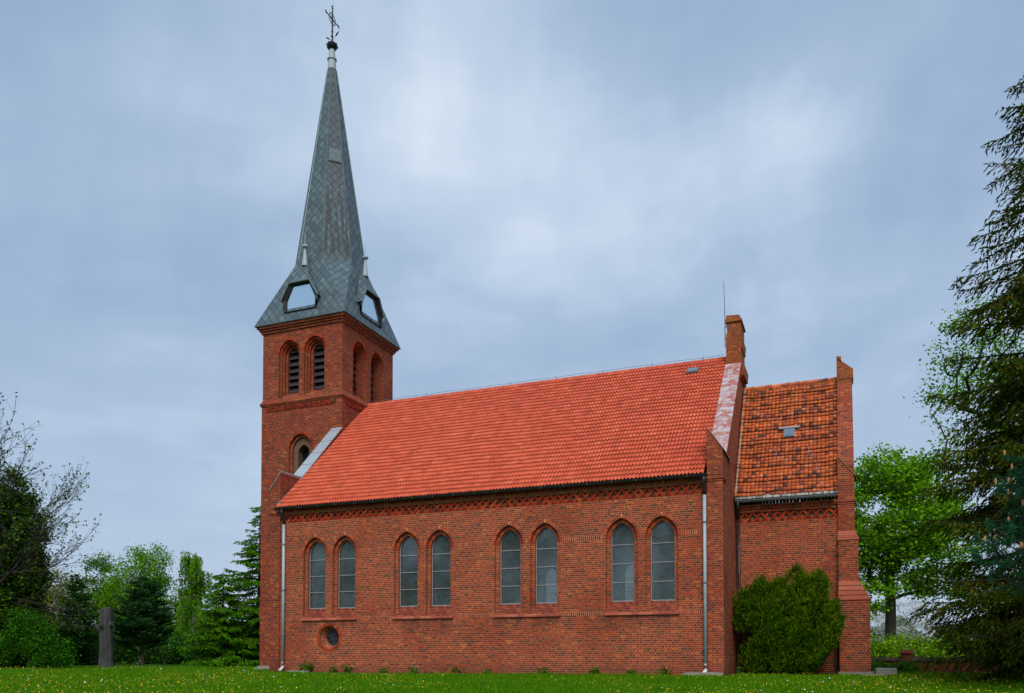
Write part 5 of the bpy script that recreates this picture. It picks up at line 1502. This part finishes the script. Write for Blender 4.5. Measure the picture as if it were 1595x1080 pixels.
# pine with upright young shoots
pr = np.random.default_rng(9)
pi = empty('pine_tree', (5.0, 21.5, 0), 'blue green pine with orange upright shoots at right edge', 'tree')
tb = Tubes(); zt = 6.3
tb.path([(.04*math.sin(z), .04*math.cos(z), z) for z in np.linspace(-.4, zt, 12)], np.linspace(.13, .02, 12), 8)
tips = []
for wi in range(15):
    z = 2.0 + 4.0 * wi / 15; Lb = 2.1 * (1 - wi / 15) ** .55 + .25
    for b in range(8):
        a = 2*math.pi*(b + pr.random()) / 8; L = Lb * pr.uniform(.7, 1.08); dv = np.array([math.cos(a), math.sin(a), .0])
        s = np.linspace(0, 1, 7); P = np.array([0, 0, z]) + dv * (L*s)[:, None]; P[:, 2] += L * (.05 * s + .38 * s ** 2.4)
        tb.path(P, np.linspace(.035, .010, 7), 5)
        for q in range(7):
            f = pr.uniform(.35, 1.0) if q else 1.0; i0 = min(5, int(f*6)); p = P[i0] + (P[i0+1]-P[i0]) * (f*6-i0)
            d2 = unit(dv*.8 + pr.normal(0, .55, 3) + np.array([0, 0, .55])); l2 = .38 * pr.uniform(.6, 1.2) if q else .15
            e = p + d2*l2; tb.path([p, e], [.011, .007], 4); tips.append((p, e, d2))
tb.build('trunk', M['bark_dark'], pi)
T0 = np.array([t[0] for t in tips]); T1 = np.array([t[1] for t in tips]); TD = np.array([t[2] for t in tips])
per = 110; n = len(tips) * per; idx = np.repeat(np.arange(len(tips)), per); t = pr.random(n)
C = T0[idx] + (T1[idx] - T0[idx]) * t[:, None]; D = unit(TD[idx] * .75 + rdir(n, pr) * .85); ln = .12 * (.8 + .5 * pr.random(n))
V, F = leaf_quads(C + D * (ln*.5)[:, None], D, rdir(n, pr), ln, np.full(n, .010)); np_obj('crown', V, F, LM['pine'], pi)
shoot_m = plain('orange_young_shoot', (.42, .21, .085), .8, var=.3, scale=30)
s0 = MB(); s0.lathe((0, 0, 0), [(.010, 0), (.022, .02), (.026, .08), (.022, .13), (.008, .17)], 7); sh0 = s0.build('young_shoot', shoot_m, pi)
cand = [i for i in range(0, len(tips), 3) if T1[i][2] > 2.9 and T1[i][0] < .5 and T1[i][1] < .7 and T1[i][2] - T0[i][2] > -.02]
for c_i, i in enumerate(cand[:90]):
    s1 = sh0 if c_i == 0 else sh0.copy()
    if c_i: COL.objects.link(s1); s1.parent = pi
    s1.location = tuple(T1[i] + np.array([0, 0, .03])); s1.scale = (1, 1, float(pr.uniform(.6, 1.0)))
shrub('ivy_bush', (5.9, 33.3, 0), 'dark sprawling ivy bush covering the right end of the boundary wall', 'bush', [(0, 0, .7, 1.7, .8, .8), (1.6, 0, 1.1, 1.6, .9, 1.1)], 190, 34, .16, .10, LM['ivy'], 71)
broadleaf('cherry_tree', (5.4, 94.2, 0), 'pale white blossoming tree far behind the boundary wall', 'tree', 6.6, [(0, 0, 4.3, 3.4, 2.6, 2.2), (-2.4, 0, 3.4, 2.0, 1.8, 1.6), (2.4, 0, 3.6, 2.2, 1.8, 1.8)],
    260, 42, .30, .13, LM['blossom'], M['bark'], .14, 23, trunk_top=.4)
shrub('lime_shrub', (2.1, 60.2, 0), 'yellow green shrub behind the left end of the boundary wall', 'bush', [(-1.0, 0, 1.0, 1.6, 1.2, 1.0), (1.4, 0, .9, 1.6, 1.2, .9), (3.6, 0, .8, 1.5, 1.2, .8)], 150, 40, .25, .16, LM['lime'], 72)
shrub('clipped_hedge', (1.75, 37.4, 0), 'low clipped dark green hedge beside the boundary wall', 'hedge', [(-.5, 0, .2, .6, .35, .26), (.5, -.2, .2, .6, .35, .26)], 120, 40, .07, .06, LM['weed'], 73)

# ---- left side, near to far
shrub('elder_bush', (-39.9, 31.3, 0), 'bright green leafy bush at left in front of ivy tree', 'bush',
    [(-.9, 0, 1.5, 1.3, 1.2, 1.2), (.5, .2, .8, 1.3, 1.1, .9), (-1.9, .3, 1.0, 1.2, 1.1, 1.0), (-.3, 0, 2.3, .8, .8, .6), (-1.2, 0, 2.7, .6, .6, .5), (1.3, 0, .5, .8, .8, .6)], 300, 70, .20, .105, LM['elder'], 74, flat=.55)
shrub('bramble_bush', (-41.6, 29.6, 0), 'low dark green bush at the left edge of the lawn', 'bush', [(0, 0, .7, 1.3, 1.0, .8), (-1.2, 0, .9, 1.2, 1.0, .9)], 150, 46, .2, .12, LM['elder'], 75)
ivt = empty('ivy_tree', (-44.3, 32.7, 0), 'dark ivy covered tree at the left edge', 'tree')
rg = np.random.default_rng(33); ells = [(0, 0, 2.6, 2.0, 1.8, 2.8), (.1, 0, 5.0, 2.1, 1.9, 2.4), (.2, 0, 7.8, 2.0, 1.7, 2.2), (-.3, 0, 9.6, 1.6, 1.4, 1.7), (1.0, 0, 6.6, 1.2, 1.2, 1.2), (-1.6, 0, 6.5, 1.6, 1.5, 2.6)]
attr = in_ellipsoids(520, ells, rg, .7); skeleton([(0, 0, z) for z in np.linspace(-.1, 8.5, 10)], attr, rg, r_base=.35).build('trunk', M['bark_dark'], ivt)
n = 520 * 120; C = attr[np.repeat(np.arange(520), 120)] + rg.normal(0, .22, (n, 3)); C[:, 2] = np.maximum(C[:, 2], .05)
V, F = leaf_quads(C, unit(rdir(n, rg) + [0, 0, -.5]), unit(rdir(n, rg) + [0, -.3, .5]), .17 * (.7 + .6 * rg.random(n)), .14 * (.7 + .6 * rg.random(n)))
np_obj('ivy', V, F, LM['ivy'], ivt)
bt = empty('bare_tree', (-44.7, 30.8, 0), 'bare branching tree with opening buds reaching over the ivy tree', 'tree')
tb = Tubes(); tips = []; rg = np.random.default_rng(12)
tb.path([(0, 0, -.1), (.05, 0, 2.5), (.2, 0, 5.2), (.3, 0, 8)], [.26, .22, .19, .14], 8)
ex, ey = .9273, .3744
for (z, up, hx, L, r) in ((8.0, 1.5, .35, 3.6, .10), (7.2, 1.15, .75, 3.6, .09), (6.2, .78, 1.0, 3.9, .09), (5.4, .42, 1.0, 4.0, .085), (4.9, .12, 1.0, 3.8, .075), (6.8, .95, .95, 3.7, .08), (5.9, .60, 1.05, 4.1, .08), (7.8, 1.5, -.4, 3.2, .09), (7.0, 1.0, -.9, 3.2, .08), (5.2, -.12, .9, 3.2, .05)):
    d = unit(np.array([hx * ex, hx * ey + rg.uniform(-.35, .2), up]))
    fan_branches(tb, (.22, 0, z - 1.1), d, L * 1.15, r, 3, rg, tips, up=.30, spread=.58, kids=(3, 6))
tb.build('trunk', M['bark_dark'], bt)
TP = np.array([t[0] for t in tips]); m_ = len(TP); per = 3; n = m_ * per
C = TP[np.repeat(np.arange(m_), per)] + rg.normal(0, .05, (n, 3)); V, F = leaf_quads(C, rdir(n, rg), rdir(n, rg), .14 * (.6 + .7 * rg.random(n)), .085 * (.6 + .7 * rg.random(n)))
np_obj('bud_leaves', V, F, LM['bud'], bt)

broadleaf('hazel_tree', (-59.1, 47.3, 0), 'thin yellow green tree with visible twigs at left', 'tree', 8.4, [(0, 0, 5.4, 2.2, 2.0, 2.4), (1.6, 0, 4.6, 1.6, 1.5, 1.8), (-1.6, 0, 5, 1.5, 1.5, 1.8)],
    260, 40, .36, .15, LM['yellow'], M['bark'], .16, 24, trunk_top=.5)
conifer('thuja_tree', (-48.4, 40.85, 0), 'dark pointed evergreen between the elder bush and cut trunk', 'tree', 5.9, .1, 1.55, 24, 9, LM['dark'], M['bark_dark'], 35, sprig=(.22, .07), zj=1.5, rise=.5, sagk=.3, dens=1.0, trunk_r=.12, hang=.2, shape=.7, minr=.2)
broadleaf('rowan_tree', (-57.3, 50.2, 0), 'slender light tree above the cut trunk', 'tree', 9.2, [(0, 0, 6.4, 1.4, 1.2, 2.3), (.2, 0, 8.3, .9, .8, .9), (1.4, 0, 5, 1.6, 1.2, 2.0), (-1.5, 0, 4.4, 1.5, 1.2, 1.8)], 220, 50, .32, .16, LM['birch2'], M['bark'], .14, 25, trunk_top=.7)
broadleaf('birch_tree', (-52.4, 50.0, 0), 'light green birch behind the dark pine', 'tree', 9.8, [(0, 0, 6.6, 2.5, 2.1, 2.3), (.9, 0, 8.4, 1.7, 1.4, 1.2), (-1.9, 0, 5.4, 1.8, 1.5, 1.8), (1.8, 0, 5.2, 1.5, 1.4, 2.0), (0, 0, 3.6, 2.6, 1.6, 1.6)],
    360, 66, .30, .16, LM['birch'], M['bark_birch'], .18, 26, droop=.7, trunk_top=.75, flat=.2)
# weeping birch with hanging strands
def weeping(loc, label, h, seed):
    rg = np.random.default_rng(seed); o = empty('weeping_birch', loc, label, 'tree'); tb = Tubes()
    tb.path([(.0, 0, -.1), (.1, 0, h*.35), (.05, 0, h*.62), (.25, 0, h*.86), (.45, 0, h*.93)], [.17, .13, .09, .05, .02], 7)
    C, D = [], []
    for i in range(64):
        z = h * rg.uniform(.32, .9); a = rg.uniform(0, 6.28); L = rg.uniform(.5, 2.3) * (1.15 - .5 * z / h); dv = np.array([math.cos(a), math.sin(a), 0])
        s = np.linspace(0, 1, 6); P = np.array([.15, 0, z]) + dv * (L*s)[:, None]; P[:, 2] += L * (.9*s - .85*s**2); tb.path(P, np.linspace(.035, .01, 6), 4)
        for q in range(9):
            f = rg.uniform(.3, 1.0); i0 = min(4, int(f*5)); p = P[i0] + (P[i0+1]-P[i0]) * (f*5-i0); l = rg.uniform(.5, 2.0)
            e = p + np.array([rg.normal(0, .08), rg.normal(0, .08), -l]); tb.path([p, e], [.006, .004], 3)
            m = int(26 * l); t = rg.random(m); C.append(p + (e-p)*t[:, None] + rg.normal(0, .06, (m, 3))); D.append(unit(np.array([0, 0, -1]) + rg.normal(0, .45, (m, 3))))
    tb.build('trunk', M['bark_birch'], o); C = np.concatenate(C); D = np.concatenate(D); n = len(C)
    ln = .15 * (.7 + .6 * rg.random(n)); V, F = leaf_quads(C, D, rdir(n, rg), ln, ln*.6); np_obj('crown', V, F, LM['birch'], o)
weeping((-48.5, 51.6, 0), 'weeping birch with hanging strands right of the dark pine', 9.6, 27)
conifer('dark_pine', (-41.1, 39.5, 0), 'dark green pine with bare lower trunk right of the cut trunk', 'tree', 5.3, 1.0, 1.55, 20, 8, LM['farpine'], M['bark'], 36, sprig=(.20, .085), rise=.55, sagk=.25, dens=1.2, trunk_r=.13, hang=-.15, shape=.70, minr=.40, zj=1.6, secl=.5)
conifer('larch_tree', (-34.25, 42.26, 0), 'tall soft green larch beside the church tower', 'tree', 10.0, .9, 2.9, 28, 8, LM['larch'], M['bark_dark'], 37, zj=2.2, sprig=(.17, .065), rise=.22, sagk=.42, dens=1.05, trunk_r=.17, hang=.55, shape=.85, gap=.10, minr=.3, secl=.30)
conifer('young_larch', (-35.3, 40.2, 0), 'shorter drooping larch left of the tall larch', 'tree', 5.8, .4, 1.95, 20, 8, LM['larch'], M['bark_dark'], 38, zj=2.2, sprig=(.18, .07), rise=.25, sagk=.60, dens=1.1, trunk_r=.11, hang=.7, shape=.6, minr=.3, secl=.32)
broadleaf('lime_tree', (-55.5, 58.5, 0), 'bright yellow green tree glimpsed behind the dark pine', 'tree', 5.8, [(0, 0, 3.6, 2.4, 2.0, 2.0), (2.2, 0, 3.0, 1.8, 1.6, 1.6)], 150, 46, .3, .18, LM['lime'], M['bark'], .12, 28, trunk_top=.4)
for i, (x, y, s, lab, mt) in enumerate(((-45.7, 46.2, 1.0, 'dark evergreen shrub behind the dark pine', 'dark'), (-42.2, 47.6, 1.15, 'dark evergreen shrub under the weeping birch', 'dark'), (-50.5, 44.3, 1.1, 'dark evergreen shrub behind the cut trunk', 'dark'),
        (-38.4, 45.8, 1.25, 'dark shrub under the tall larch', 'dark'), (-54.6, 42.0, 1.3, 'dark shrub behind the elder bush', 'dark'), (-39.6, 50.5, 1.3, 'mid green shrub beyond the young larch', 'elder'))):
    shrub('evergreen_shrub', (x, y, 0), lab, 'bush', [(0, 0, 1.1*s, 2.3*s, 1.6*s, 1.3*s), (1.9*s, .2, .8*s, 1.7*s, 1.4*s, 1.0*s), (-1.9*s, 0, .9*s, 1.7*s, 1.4*s, 1.05*s)], 170, 44, .26, .17, LM[mt], 80 + i, 'dark shrubs at the back of the lawn')
# far wood closing the view at both sides
rg = np.random.default_rng(77); n = 60000
t = rg.random(n); far = np.where(rg.random(n) < .75, -1, 1)
X = np.where(far < 0, -92 + 62 * t, -2 + 60 * t); Y = np.where(far < 0, 62 + 34 * t + rg.normal(0, 2, n), 112 + rg.normal(0, 2, n))
top = 3.6 + 1.2 * np.sin(X * .35) + .8 * np.sin(X * 1.1 + 1); Z = top * rg.random(n) ** .75
V, F = leaf_quads(np.stack([X, Y, Z], 1), rdir(n, rg), rdir(n, rg), .55 * (.6 + .8 * rg.random(n)), .40 * (.6 + .8 * rg.random(n)))
o = np_obj('distant_wood', V, F, LM['dark']); tag(o, 'distant dark green wood beyond the churchyard trees', 'wood', kind='stuff')
